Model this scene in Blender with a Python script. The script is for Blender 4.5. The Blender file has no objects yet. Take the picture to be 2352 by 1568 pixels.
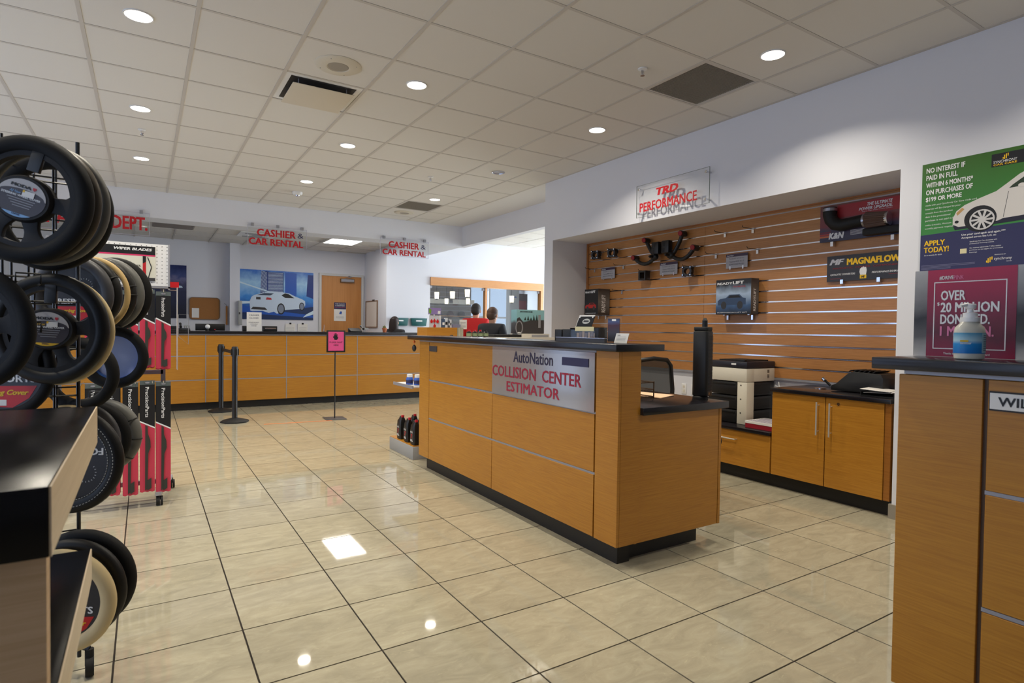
import bpy, bmesh, math, random
from mathutils import Vector, Matrix
R = random.Random(7)
PI = math.pi
sc = bpy.context.scene
COL = sc.collection

# ------------------------------------------------------------------ camera
cam_d = bpy.data.cameras.new('camera'); cam = bpy.data.objects.new('camera', cam_d); COL.objects.link(cam)
CAMZ = 1.2895
YAW, PITCH, ROLL = .56104, -.02224, .01314
fw = Vector((math.sin(YAW)*math.cos(PITCH), math.cos(YAW)*math.cos(PITCH), math.sin(PITCH)))
rt = Vector((math.cos(YAW), -math.sin(YAW), 0)); up = rt.cross(fw)
r2 = math.cos(ROLL)*rt + math.sin(ROLL)*up; u2 = -math.sin(ROLL)*rt + math.cos(ROLL)*up
cam.matrix_world = Matrix(((r2.x, u2.x, -fw.x, 0), (r2.y, u2.y, -fw.y, 0), (r2.z, u2.z, -fw.z, CAMZ), (0, 0, 0, 1)))
cam_d.sensor_width = 36; cam_d.lens = 36*1342.8/2352; cam_d.clip_start = .05
cam_d.dof.use_dof = True; cam_d.dof.focus_distance = 4.2; cam_d.dof.aperture_fstop = 5.0
sc.camera = cam

# ------------------------------------------------------------------ world, exposure, daylight
sc.view_settings.view_transform = 'Standard'; sc.view_settings.look = 'None'
sc.view_settings.gamma = 1; sc.view_settings.use_curve_mapping = False
sc.view_settings.exposure = -0.52
w = bpy.data.worlds.new('sky'); sc.world = w; w.use_nodes = True
bg = w.node_tree.nodes['Background']; bg.inputs[0].default_value = (.56, .70, 1, 1); bg.inputs[1].default_value = 1.2

def area(name, loc, rot, sx, sy, watts, col, spread=PI, shape='RECTANGLE', parent=None):
    d = bpy.data.lights.new(name, 'AREA'); d.shape = shape; d.size = sx
    if shape == 'RECTANGLE': d.size_y = sy
    d.energy = watts; d.color = col; d.spread = spread
    o = bpy.data.objects.new(name, d); COL.objects.link(o); o.location = loc; o.rotation_euler = rot
    if parent: o.parent = parent
    return o
DAY = (.52, .65, 1.0)
WARM = (1.0, .92, .77)
P_DOWN = 24; P_LEFT = 150; P_LOUNGE = 850; P_OFFICE = 20; P_BACK = 60
area('daylight_left_windows', (-2.9, 4.3, 1.35), (0, -PI/2, 0), 2.7, 11.0, P_LEFT, DAY)
area('daylight_lounge_windows', (11.3, 9.0, 1.7), (0, PI/2, 0), 2.6, 4.4, P_LOUNGE, (.86, .92, 1))
area('daylight_shop_windows', (9.2, 17.3, 1.7), (-PI/2, 0, 0), 3.6, 2.4, 170, (.86, .92, 1))

# ------------------------------------------------------------------ materials
def lin(c): return tuple(((v/255/12.92) if v/255 <= .04045 else ((v/255+.055)/1.055)**2.4) for v in c)
MATS = {}
def P(name, col, rough=.5, metal=0, spec=.5, bump=0, bscale=60, coat=0, emit=None, estr=0, var=0, alpha=1):
    if name in MATS: return MATS[name]
    m = bpy.data.materials.new(name); m.use_nodes = True; nt = m.node_tree; b = nt.nodes['Principled BSDF']
    c = lin(col)+(1,)
    b.inputs['Base Color'].default_value = c; b.inputs['Roughness'].default_value = rough
    b.inputs['Metallic'].default_value = metal; b.inputs['Specular IOR Level'].default_value = spec
    b.inputs['Coat Weight'].default_value = coat; b.inputs['Alpha'].default_value = alpha
    if emit: b.inputs['Emission Color'].default_value = tuple(emit)+(1,); b.inputs['Emission Strength'].default_value = estr
    if bump or var:
        tc = nt.nodes.new('ShaderNodeTexCoord'); n = nt.nodes.new('ShaderNodeTexNoise'); n.inputs['Scale'].default_value = bscale; n.inputs['Detail'].default_value = 4
        nt.links.new(tc.outputs['Object'], n.inputs['Vector'])
        if bump:
            bp = nt.nodes.new('ShaderNodeBump'); bp.inputs['Strength'].default_value = bump; bp.inputs['Distance'].default_value = .002
            nt.links.new(n.outputs['Fac'], bp.inputs['Height']); nt.links.new(bp.outputs[0], b.inputs['Normal'])
        if var:
            mx = nt.nodes.new('ShaderNodeMix'); mx.data_type = 'RGBA'; mx.inputs[6].default_value = tuple(v*(1-var) for v in c[:3])+(1,); mx.inputs[7].default_value = tuple(min(1, v*(1+var)) for v in c[:3])+(1,)
            nt.links.new(n.outputs['Fac'], mx.inputs[0]); nt.links.new(mx.outputs[2], b.inputs['Base Color'])
    MATS[name] = m; return m
def wood(name, dark, light, rough=.35, axis='H', scale=1.0, bump=.08):
    if name in MATS: return MATS[name]
    m = bpy.data.materials.new(name); m.use_nodes = True; nt = m.node_tree; b = nt.nodes['Principled BSDF']; L = nt.links.new
    tc = nt.nodes.new('ShaderNodeTexCoord'); mp = nt.nodes.new('ShaderNodeMapping')
    mp.inputs['Scale'].default_value = (3.4*scale, 3.4*scale, 105*scale) if axis == 'H' else (40*scale, 40*scale, 1.6*scale)
    L(tc.outputs['Object'], mp.inputs['Vector'])
    n = nt.nodes.new('ShaderNodeTexNoise'); n.inputs['Scale'].default_value = 1.6; n.inputs['Detail'].default_value = 6; n.inputs['Roughness'].default_value = .6; n.inputs['Distortion'].default_value = .6
    L(mp.outputs[0], n.inputs['Vector'])
    n2 = nt.nodes.new('ShaderNodeTexNoise'); n2.inputs['Scale'].default_value = 1.1; n2.inputs['Detail'].default_value = 2; L(tc.outputs['Object'], n2.inputs['Vector'])
    cr = nt.nodes.new('ShaderNodeValToRGB'); cr.color_ramp.elements[0].position = .32; cr.color_ramp.elements[1].position = .68
    cr.color_ramp.elements[0].color = lin(dark)+(1,); cr.color_ramp.elements[1].color = lin(light)+(1,)
    a = nt.nodes.new('ShaderNodeMath'); a.operation = 'MULTIPLY_ADD'; a.inputs[1].default_value = .25; L(n2.outputs['Fac'], a.inputs[0])
    s = nt.nodes.new('ShaderNodeMath'); s.operation = 'MULTIPLY_ADD'; s.inputs[1].default_value = .8; s.inputs[2].default_value = 0; L(n.outputs['Fac'], s.inputs[0]); L(s.outputs[0], a.inputs[2])
    L(a.outputs[0], cr.inputs[0]); L(cr.outputs[0], b.inputs['Base Color']); b.inputs['Roughness'].default_value = rough
    bp = nt.nodes.new('ShaderNodeBump'); bp.inputs['Strength'].default_value = bump; bp.inputs['Distance'].default_value = .001; L(n.outputs['Fac'], bp.inputs['Height']); L(bp.outputs[0], b.inputs['Normal'])
    MATS[name] = m; return m
def floor_mat():
    m = bpy.data.materials.new('polished_tile'); m.use_nodes = True; nt = m.node_tree; b = nt.nodes['Principled BSDF']; L = nt.links.new
    tc = nt.nodes.new('ShaderNodeTexCoord'); oi = nt.nodes.new('ShaderNodeObjectInfo')
    cb = nt.nodes.new('ShaderNodeVectorMath'); cb.operation = 'SCALE'; cb.inputs['Scale'].default_value = 40
    cx = nt.nodes.new('ShaderNodeCombineXYZ'); L(oi.outputs['Random'], cx.inputs[0]); L(oi.outputs['Random'], cx.inputs[2]); L(cx.outputs[0], cb.inputs[0])
    ad = nt.nodes.new('ShaderNodeVectorMath'); ad.operation = 'ADD'; L(tc.outputs['Object'], ad.inputs[0]); L(cb.outputs[0], ad.inputs[1])
    mp = nt.nodes.new('ShaderNodeMapping'); mp.inputs['Scale'].default_value = (1.0, 2.6, 1); mp.inputs['Rotation'].default_value = (0, 0, .5); L(ad.outputs[0], mp.inputs[0])
    n = nt.nodes.new('ShaderNodeTexNoise'); n.inputs['Scale'].default_value = 5; n.inputs['Detail'].default_value = 8; n.inputs['Roughness'].default_value = .65; n.inputs['Distortion'].default_value = 1.2; L(mp.outputs[0], n.inputs['Vector'])
    cr = nt.nodes.new('ShaderNodeValToRGB'); e = cr.color_ramp.elements; e[0].position = .3; e[1].position = .75
    e[0].color = lin((156, 149, 128))+(1,); e[1].color = lin((184, 177, 153))+(1,)
    k = e.new(.5); k.color = lin((170, 162, 139))+(1,); L(n.outputs['Fac'], cr.inputs[0])
    n2 = nt.nodes.new('ShaderNodeTexNoise'); n2.inputs['Scale'].default_value = 22; n2.inputs['Detail'].default_value = 6; n2.inputs['Distortion'].default_value = 1.5; L(mp.outputs[0], n2.inputs['Vector'])
    c2 = nt.nodes.new('ShaderNodeValToRGB'); c2.color_ramp.elements[0].position = .62; c2.color_ramp.elements[1].position = .75; c2.color_ramp.elements[0].color = (0, 0, 0, 1); c2.color_ramp.elements[1].color = (.55, .55, .55, 1); L(n2.outputs['Fac'], c2.inputs[0])
    mx = nt.nodes.new('ShaderNodeMix'); mx.data_type = 'RGBA'; L(c2.outputs[0], mx.inputs[0]); L(cr.outputs[0], mx.inputs[6]); mx.inputs[7].default_value = lin((198, 188, 158))+(1,)
    hs = nt.nodes.new('ShaderNodeHueSaturation'); r = nt.nodes.new('ShaderNodeMapRange'); r.inputs[3].default_value = .95; r.inputs[4].default_value = 1.04; L(oi.outputs['Random'], r.inputs[0]); L(r.outputs[0], hs.inputs['Value']); L(mx.outputs[2], hs.inputs['Color'])
    L(hs.outputs[0], b.inputs['Base Color']); b.inputs['Roughness'].default_value = .035
    return m
def glass(name, tint=(1, 1, 1), gl=.06, rough=.02):
    m = bpy.data.materials.new(name); m.use_nodes = True; nt = m.node_tree; L = nt.links.new
    for n in list(nt.nodes):
        if n.type == 'BSDF_PRINCIPLED': nt.nodes.remove(n)
    out = [n for n in nt.nodes if n.type == 'OUTPUT_MATERIAL'][0]
    t = nt.nodes.new('ShaderNodeBsdfTransparent'); t.inputs[0].default_value = tint+(1,)
    g = nt.nodes.new('ShaderNodeBsdfGlossy'); g.inputs['Roughness'].default_value = rough
    fr = nt.nodes.new('ShaderNodeLayerWeight'); pw = nt.nodes.new('ShaderNodeMath'); pw.operation = 'POWER'; pw.inputs[1].default_value = 4; L(fr.outputs['Facing'], pw.inputs[0])
    ma = nt.nodes.new('ShaderNodeMath'); ma.operation = 'MULTIPLY_ADD'; ma.inputs[1].default_value = .5; ma.inputs[2].default_value = gl*.6; L(pw.outputs[0], ma.inputs[0])
    mx = nt.nodes.new('ShaderNodeMixShader'); L(ma.outputs[0], mx.inputs[0]); L(t.outputs[0], mx.inputs[1]); L(g.outputs[0], mx.inputs[2]); L(mx.outputs[0], out.inputs[0])
    MATS[name] = m; return m
def grad(name, stops, axis='Z', lo=0, hi=1, rough=.4):     # printed colour gradient along one object axis
    m = bpy.data.materials.new(name); m.use_nodes = True; nt = m.node_tree; b = nt.nodes['Principled BSDF']; L = nt.links.new
    tc = nt.nodes.new('ShaderNodeTexCoord'); sp = nt.nodes.new('ShaderNodeSeparateXYZ'); L(tc.outputs['Object'], sp.inputs[0])
    mr = nt.nodes.new('ShaderNodeMapRange'); mr.inputs[1].default_value = lo; mr.inputs[2].default_value = hi; L(sp.outputs[axis], mr.inputs[0])
    n = nt.nodes.new('ShaderNodeTexNoise'); n.inputs['Scale'].default_value = 9; n.inputs['Detail'].default_value = 3; L(tc.outputs['Object'], n.inputs['Vector'])
    a = nt.nodes.new('ShaderNodeMath'); a.operation = 'MULTIPLY_ADD'; a.inputs[1].default_value = .25; L(n.outputs['Fac'], a.inputs[0])
    s = nt.nodes.new('ShaderNodeMath'); s.operation = 'SUBTRACT'; s.inputs[1].default_value = .125; L(mr.outputs[0], s.inputs[0]); L(s.outputs[0], a.inputs[2])
    cr = nt.nodes.new('ShaderNodeValToRGB'); e = cr.color_ramp.elements
    e[0].position = stops[0][0]; e[0].color = lin(stops[0][1])+(1,); e[1].position = stops[-1][0]; e[1].color = lin(stops[-1][1])+(1,)
    for p, c in stops[1:-1]: k = e.new(p); k.color = lin(c)+(1,)
    L(a.outputs[0], cr.inputs[0]); L(cr.outputs[0], b.inputs['Base Color']); b.inputs['Roughness'].default_value = rough
    MATS[name] = m; return m
def emis(name, col, s):
    return P(name, (255, 255, 255), .5, emit=col, estr=s)

M_wall = P('painted_wall', (228, 229, 236), .7, bump=.05, bscale=150)
M_ceil = P('ceiling_panel', (222, 218, 212), .9, bump=.25, bscale=260)
M_bar = P('ceiling_grid_metal', (200, 194, 187), .5)
M_oak = wood('honey_oak', (164, 106, 30), (190, 132, 44))
M_oakd = wood('door_veneer', (186, 122, 60), (206, 144, 80), axis='V', scale=.4)
M_slat = wood('slatwall_oak', (166, 110, 58), (194, 136, 80), rough=.28)
M_beige = wood('beige_laminate', (196, 160, 118), (220, 186, 146), rough=.5, scale=.5)
M_pale = wood('pale_laminate', (206, 186, 156), (224, 206, 178), rough=.4, scale=.5)
M_black = P('black_laminate', (22, 20, 22), .28)
M_slab = P('black_counter_slab', (26, 24, 28), .2, var=.5, bscale=600)
M_kick = P('black_kick', (20, 18, 18), .45)
M_alu = P('aluminium', (176, 176, 186), .32, metal=.9)
M_alup = P('satin_grey_trim', (160, 160, 168), .4, metal=.3)
M_chrome = P('chrome', (220, 220, 224), .12, metal=1)
M_hand = P('brushed_handle', (214, 212, 206), .38, metal=.6)
M_gap = P('dark_gap', (40, 24, 12), .8)
M_bp = P('black_plastic', (22, 22, 23), .42, bump=.1, bscale=400)
M_bm = P('black_matte', (16, 16, 17), .6)
M_rub = P('black_rubber', (18, 18, 18), .75)
M_wire = P('black_wire', (14, 14, 16), .3)
M_white = P('white_enamel', (236, 236, 236), .35)
M_offw = P('printer_white', (222, 216, 200), .45)
M_paper = P('white_paper', (238, 236, 232), .7)
M_peach = P('peach_paper', (236, 196, 160), .7)
M_red = P('sign_red', (196, 22, 34), .4)
M_redp = P('print_red', (190, 30, 40), .45)
M_grey = P('grey_plastic', (150, 150, 154), .45)
M_dgrey = P('dark_grey_plastic', (62, 60, 62), .45)
M_navy = P('navy_print', (44, 44, 86), .4)
M_ink = P('black_print', (18, 18, 22), .5)
M_wh = P('white_print', (240, 240, 240), .45)
M_yel = P('yellow_print', (244, 196, 20), .45)
M_green = P('green_print', (66, 128, 44), .4)
M_pink = P('pink_card', (232, 84, 150), .5)
M_crim = P('crimson_print', (176, 26, 70), .42)
M_lpink = P('rose_print', (232, 130, 170), .45)
M_blue = P('blue_print', (40, 90, 190), .4)
M_teal = P('teal_plastic', (20, 92, 92), .35)
M_glass = glass('clear_glass', (.97, .99, .98))
M_acry = glass('clear_acrylic', (.975, .98, .98))
M_flo = floor_mat()
M_grout = P('dark_grout', (44, 36, 30), .9)
M_lens = P('lamp_lens', (255, 250, 240), .4, emit=(1, .95, .86), estr=9)

# ------------------------------------------------------------------ mesh helpers
class Fr:
    def __init__(s, o, u, v):
        s.o = Vector(o); s.u = Vector(u).normalized(); s.v = Vector(v).normalized(); s.n = s.u.cross(s.v)
    def p(s, a, b, c=0): return s.o + s.u*a + s.v*b + s.n*c
def FX(x): return Fr((x, 0, 0), (0, -1, 0), (0, 0, 1))     # plane facing -X: a = -y, b = z
def FY(y): return Fr((0, y, 0), (1, 0, 0), (0, 0, 1))      # plane facing -Y: a = x, b = z
FZ = Fr((0, 0, 0), (1, 0, 0), (0, 1, 0))
class MB:
    def __init__(s): s.v = []; s.f = []
    def add(s, vs, fs):
        k = len(s.v); s.v += [tuple(x) for x in vs]; s.f += [tuple(i+k for i in f) for f in fs]; return s
    def box(s, x0, x1, y0, y1, z0, z1):
        return s.add([(x0, y0, z0), (x1, y0, z0), (x1, y1, z0), (x0, y1, z0), (x0, y0, z1), (x1, y0, z1), (x1, y1, z1), (x0, y1, z1)],
                     [(0, 3, 2, 1), (4, 5, 6, 7), (0, 1, 5, 4), (1, 2, 6, 5), (2, 3, 7, 6), (3, 0, 4, 7)])
    def fb(s, F, a0, a1, b0, b1, c0, c1):
        return s.prism(F, [(a0, b0), (a1, b0), (a1, b1), (a0, b1)], c0, c1)
    def prism(s, F, pts, c0, c1):
        A = sum(pts[i][0]*pts[(i+1) % len(pts)][1]-pts[(i+1) % len(pts)][0]*pts[i][1] for i in range(len(pts)))
        if A < 0: pts = pts[::-1]
        n = len(pts)
        return s.add([F.p(a, b, c0) for a, b in pts]+[F.p(a, b, c1) for a, b in pts],
                     [tuple(range(n))[::-1], tuple(range(n, 2*n))]+[(i, (i+1) % n, n+(i+1) % n, n+i) for i in range(n)])
    def ring(s, F, outer, inner, c0, c1):                   # flat ring between two outlines of equal count
        n = len(outer); V = [F.p(a, b, c) for c in (c0, c1) for pl in (outer, inner) for a, b in pl]
        f = []
        for i in range(n):
            j = (i+1) % n
            f += [(2*n+i, 2*n+j, 3*n+j, 3*n+i), (i, n+i, n+j, j), (i, j, 2*n+j, 2*n+i), (n+i, 3*n+i, 3*n+j, n+j)]
        return s.add(V, f)
    def tube(s, pts, r, seg=8, closed=False):
        pts = [Vector(p) for p in pts]; n = len(pts); rr = r if isinstance(r, (list, tuple)) else [r]*n
        V = []; pn = None
        for i, p in enumerate(pts):
            if closed: t = pts[(i+1) % n]-pts[i-1]
            else: t = pts[min(i+1, n-1)]-pts[max(i-1, 0)]
            t.normalize()
            if pn is None: pn = t.cross(Vector((0, 0, 1)) if abs(t.z) < .9 else Vector((1, 0, 0))).normalized()
            else: pn = (pn-t*pn.dot(t)).normalized()
            bn = t.cross(pn)
            V += [p+(pn*math.cos(2*PI*k/seg)+bn*math.sin(2*PI*k/seg))*rr[i] for k in range(seg)]
        f = [(i*seg+k, i*seg+(k+1) % seg, ((i+1) % n)*seg+(k+1) % seg, ((i+1) % n)*seg+k) for i in range(n if closed else n-1) for k in range(seg)]
        if not closed: f += [tuple(range(seg))[::-1], tuple((n-1)*seg+k for k in range(seg))]
        return s.add(V, f)
    def lathe(s, prof, F=FZ, seg=20, o=(0, 0, 0), sa=1, sb=1, cap=True):   # profile (radius, height along F.n)
        o = Vector(o); n = len(prof)
        V = [o+F.p(r*math.cos(2*PI*k/seg)*sa, r*math.sin(2*PI*k/seg)*sb, h) for r, h in prof for k in range(seg)]
        f = [(i*seg+k, i*seg+(k+1) % seg, (i+1)*seg+(k+1) % seg, (i+1)*seg+k) for i in range(n-1) for k in range(seg)]
        if cap: f += [tuple(range(seg))[::-1], tuple((n-1)*seg+k for k in range(seg))]
        return s.add(V, f)
    def ball(s, c, r, seg=12, rings=8):
        if not isinstance(r, (list, tuple)): r = (r, r, r)
        pr = []
        c = Vector(c); V = [c+Vector((0, 0, -r[2]))]
        for i in range(1, rings):
            a = -PI/2+PI*i/rings
            V += [c+Vector((r[0]*math.cos(a)*math.cos(2*PI*k/seg), r[1]*math.cos(a)*math.sin(2*PI*k/seg), r[2]*math.sin(a))) for k in range(seg)]
        V.append(c+Vector((0, 0, r[2]))); T = len(V)-1
        f = [(0, 1+(k+1) % seg, 1+k) for k in range(seg)]
        for i in range(rings-2): f += [(1+i*seg+k, 1+i*seg+(k+1) % seg, 1+(i+1)*seg+(k+1) % seg, 1+(i+1)*seg+k) for k in range(seg)]
        f += [(T, T-seg+k, T-seg+(k+1) % seg) for k in range(seg)]
        return s.add(V, f)
    def torus(s, F, Rr, r, seg=40, rs=12, sq=1.0):          # sq flattens along F.n
        V = []
        for i in range(seg):
            a = 2*PI*i/seg
            for k in range(rs):
                b = 2*PI*k/rs; q = Rr+r*math.cos(b); V.append(F.p(q*math.cos(a), q*math.sin(a), r*sq*math.sin(b)))
        f = [(i*rs+k, ((i+1) % seg)*rs+k, ((i+1) % seg)*rs+(k+1) % rs, i*rs+(k+1) % rs) for i in range(seg) for k in range(rs)]
        return s.add(V, f)
    def build(s, name, mat, parent=None, world=True, smooth=False, bev=0, seg=2, sub=None):
        me = bpy.data.meshes.new(name)
        vs = s.v
        if parent is not None and world:
            M = WM[parent.name].inverted(); vs = [tuple(M @ Vector(v)) for v in vs]
        me.from_pydata(vs, [], s.f); me.update()
        if bev:
            bm = bmesh.new(); bm.from_mesh(me); ed = [e for e in bm.edges if len(e.link_faces) == 2 and e.calc_face_angle(0) > .6]
            bmesh.ops.bevel(bm, geom=ed, offset=bev, segments=seg, affect='EDGES', profile=.5); bm.to_mesh(me); bm.free(); smooth = True
        if smooth:
            me.polygons.foreach_set('use_smooth', [True]*len(me.polygons)); me.set_sharp_from_angle(angle=math.radians(38))
        me.materials.append(mat)
        o = bpy.data.objects.new(name, me); COL.objects.link(o)
        if parent is not None:
            o.parent = parent; WM[o.name] = WM[parent.name] if world else WM[parent.name]
        else: WM[o.name] = Matrix()
        return o
WM = {}
def thing(name, label, cat, loc=(0, 0, 0), rz=0, group=None, rot=None):
    o = bpy.data.objects.new(name, None); o.empty_display_size = .05; COL.objects.link(o); o.location = loc; o.rotation_euler = rot or (0, 0, rz)
    o['label'] = label; o['category'] = cat
    if group: o['group'] = group
    from mathutils import Euler
    WM[o.name] = Matrix.Translation(loc) @ Euler(rot or (0, 0, rz)).to_matrix().to_4x4()
    return o
def tag(o, label, cat, group=None):
    o['label'] = label; o['category'] = cat
    if group: o['group'] = group
    return o
def struct(o): o['kind'] = 'structure'; return o
def dup(root, loc, rz=None, label=None, rot=None):
    c = root.copy(); COL.objects.link(c); c.location = loc
    if rz is not None: c.rotation_euler = (0, 0, rz)
    if rot is not None: c.rotation_euler = rot
    if label: c['label'] = label
    for ch in root.children:
        k = ch.copy(); COL.objects.link(k); k.parent = c
        for g in ch.children:
            l = g.copy(); COL.objects.link(l); l.parent = k
    return c
TC = {}
def tmesh(body, bold=0, shear=0, res=2):
    key = (body, bold, shear)
    if key in TC: return TC[key]
    cu = bpy.data.curves.new('t', 'FONT'); cu.body = body; cu.size = 1; cu.shear = shear; cu.resolution_u = res
    cu.fill_mode = 'FRONT'; cu.align_x = 'LEFT'
    o = bpy.data.objects.new('t', cu); me = o.to_mesh()
    V = [tuple(v.co) for v in me.vertices]; Fc = [tuple(p.vertices) for p in me.polygons]
    if bold:
        n0 = len(V); V0, F0 = V, Fc; V = []; Fc = []
        for k, (dx, dy) in enumerate(((-bold, -bold*.6), (bold, -bold*.6), (-bold, bold*.6), (bold, bold*.6))):
            V += [(v[0]+dx, v[1]+dy, k*.00022) for v in V0]; Fc += [tuple(i+k*n0 for i in f) for f in F0]
    o.to_mesh_clear(); bpy.data.objects.remove(o); bpy.data.curves.remove(cu)
    TC[key] = (V, Fc); return V, Fc
def text(body, F, a0, a1, b0, b1, mat, parent, c=.0012, bold=.02, shear=0, name='lettering', depth=0, world=True, tilt=0, build=True, mb=None):
    V, Fc = tmesh(body, bold, shear)
    xs = [v[0] for v in V]; ys = [v[1] for v in V]; x0, x1, y0, y1 = min(xs), max(xs), min(ys), max(ys)
    sx = (a1-a0)/(x1-x0); sy = (b1-b0)/(y1-y0) if b1 is not None else sx
    m = mb or MB()
    def q(v, cc):
        a = a0+(v[0]-x0)*sx; b = b0+(v[1]-y0)*sy
        return F.p(a, b+tilt*(a-a0), cc+v[2])
    m.add([q(v, c) for v in V], Fc)
    if depth:
        # side walls
        cnt = {}
        for f in Fc:
            for i in range(len(f)):
                e = (f[i], f[(i+1) % len(f)]); k = tuple(sorted(e)); cnt[k] = None if k in cnt else e
        for e in cnt.values():
            if e: m.add([q(V[e[0]], c-depth), q(V[e[1]], c-depth), q(V[e[1]], c), q(V[e[0]], c)], [(0, 1, 2, 3)])
    if mb is None: return m.build(name, mat, parent, world=world)
def ell(ca, cb, ra, rb, n=28, a0=0, a1=2*PI):
    k = n if abs(a1-a0-2*PI) < 1e-6 else n+1
    return [(ca+ra*math.cos(a0+(a1-a0)*i/n), cb+rb*math.sin(a0+(a1-a0)*i/n)) for i in range(k)]

# ------------------------------------------------------------------ setting
CZ = 3.177
TX, TY, FX0, FY0 = .4513, .4487, -.1012, 2.2171
fl = struct(MB().box(-2.7, 11.2, -4.2, 17.2, -.12, -.004).build('floor', M_grout))
tm = MB().box(0, TX-.007, 0, TY-.007, -.004, 0); tile0 = None; nt_ = 0
rest = MB()
for i in range(-11, 25):
    for j in range(-14, 33):
        x = FX0+TX*i+.0035; y = FY0+TY*j+.0035
        if x < -2.55 or x+TX > 11.1 or y < -4.1 or y+TY > 17.1: continue
        cx, cy = x+.22, y+.22
        ok = (-1.05 < cx < 4.75 and 1.0 < cy < 10.05) and cx < .75*cy+1.4
        if (2.45 < cx < 4.0 and 5.3 < cy < 9.9) or (cx > 3.4 and cy > 4.1): ok = False
        if ok:
            if tile0 is None: tile0 = tm.build('tile', M_flo, fl); tile0.location = (x, y, 0); o = tile0
            else: o = tile0.copy(); COL.objects.link(o); o.parent = fl; o.location = (x, y, 0)
            nt_ += 1
        else: rest.box(x, x+TX-.007, y, y+TY-.007, -.004, 0)
rt_ = rest.build('tile_field', M_flo, fl); rt_['kind'] = 'stuff'
# ceiling: slab, T bars, panels
ceil = struct(MB().box(-2.7, 11.2, -4.2, 11.52, CZ+.02, CZ+.14).box(4.41, 5.04, 6.25, 9.82, CZ, CZ+.02).build('ceiling', P('plaster', (224, 222, 220), .8)))
GX, GY, G = -.336, 4.002, .6096
bar = MB()
for i in range(-3, 8):
    x = GX+G*i; MB().box(x-.012, x+.012, -4.1, 9.82, CZ-.002, CZ+.012).build('grid_bar', M_bar, ceil)
for j in range(-12, 10):
    y = GY+G*j; MB().box(-2.7, 4.41, y-.011, y+.011, CZ-.001, CZ+.012).build('grid_bar', M_bar, ceil)
MB().box(4.385, 4.41, -4.1, 9.82, CZ-.002, CZ+.01).build('grid_bar', M_bar, ceil)
pm = MB().box(.0125, G-.0125, .0115, G-.0115, CZ+.0015, CZ+.018); p0 = None; rest = MB()
SKIP = {(2, 1), (6, -2), (6, 7)}
for i in range(-3, 8):
    for j in range(-13, 10):
        x = GX+G*i; y = GY+G*j
        if (i, j) in SKIP: continue
        xe = min(x+G, 4.40); ye = min(y+G, 9.82)
        if j >= -5 and i < 7 and j < 9:
            if p0 is None: p0 = pm.build('ceiling_panel', M_ceil, ceil); o = p0
            else: o = p0.copy(); COL.objects.link(o); o.parent = ceil
            o.location = (x, y, 0)
        elif j >= -5:
            MB().box(x+.0125, xe-.0125, y+.0115, ye-.004, CZ+.0015, CZ+.018).build('ceiling_panel', M_ceil, ceil)
        else: rest.box(x+.016, xe-.012, y+.016, ye-.012, CZ+.004, CZ+.018)
r_ = rest.build('panel_field', M_ceil, ceil); r_['kind'] = 'stuff'
# lounge ceiling panels
rest = MB()
for i in range(9):
    for j in range(9):
        x = 5.06+.655*i; y = 6.0+.6096*j
        rest.box(x+.014, x+.641, y+.014, min(y+.595, 11.48), CZ+.004, CZ+.019)
r_ = rest.build('panel_field', M_ceil, ceil); r_['kind'] = 'stuff'
# walls
wr = MB().box(4.41, 5.04, 6.07, 6.25, 0, CZ+.02).box(4.41, 5.04, 2.015, 6.07, 2.42, CZ+.02).box(4.41, 5.04, -4.2, 2.015, 0, CZ+.02).box(5.0, 5.12, 2.0, 6.25, 0, CZ+.02)
struct(wr.build('wall_right', M_wall))
struct(MB().box(5.04, 11.2, -4.2, 2.0, -.0, CZ).box(5.12, 5.2, 2, 6.2, 0, CZ).build('wall_right_outer', M_wall)) if False else None
struct(MB().box(-2.7, 11.2, -4.3, -4.2, 0, CZ+.14).build('wall_rear', M_wall))
# left wall: storefront with three windows and a glass door
XL = -2.6
lw = MB().box(XL-.1, XL, -4.2, 8.5, 2.75, CZ+.14).box(XL-.1, XL, 8.5, 9.75, 2.3, CZ+.14).box(XL-.1, XL, 9.75, 13.0, 0, CZ+.14).box(XL-.1, XL, -4.2, 8.5, 0, .35)
for y0, y1 in ((-4.2, -1.2), (1.6, 2.0), (4.6, 5.0), (7.6, 8.5)): lw.box(XL-.1, XL, y0, y1, .35, 2.75)
struct(lw.build('wall_left', M_wall))
for k, (y0, y1) in enumerate(((-1.2, 1.6), (2.0, 4.6), (5.0, 7.6))):
    fr_ = MB()
    for yy in (y0, (y0+y1)/2-.02, y1-.04): fr_.box(XL-.08, XL-.02, yy, yy+.04, .35, 2.75)
    fr_.box(XL-.08, XL-.02, y0, y1, .35, .39).box(XL-.08, XL-.02, y0, y1, 2.71, 2.75)
    o = struct(fr_.build('window_%d' % (k+1), M_alup)); MB().box(XL-.055, XL-.047, y0+.04, y1-.04, .39, 2.71).build('pane', M_glass, o)
fr_ = MB().box(XL-.08, XL-.02, 8.5, 8.56, 0, 2.3).box(XL-.08, XL-.02, 9.69, 9.75, 0, 2.3).box(XL-.08, XL-.02, 8.5, 9.75, 2.24, 2.3).box(XL-.08, XL-.02, 8.56, 9.69, 0, .08)
o = struct(fr_.build('door_2', M_alup)); MB().box(XL-.055, XL-.047, 8.56, 9.69, .08, 2.24).build('pane', M_glass, o)
MB().tube([(XL+.03, 8.68, .9), (XL+.03, 8.68, 1.5)], .012, 8).build('door_handle', M_chrome, o)
# cashier header (dropped beam), soffits, side beam
struct(MB().box(-2.7, 5.04, 9.82, 10.25, 2.80, CZ+.02).box(4.18, 5.04, 10.25, 11.5, 2.80, CZ+.02).box(5.04, 5.16, 6.25, 9.98, 2.81, CZ+.02).build('wall_header', M_wall))
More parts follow.
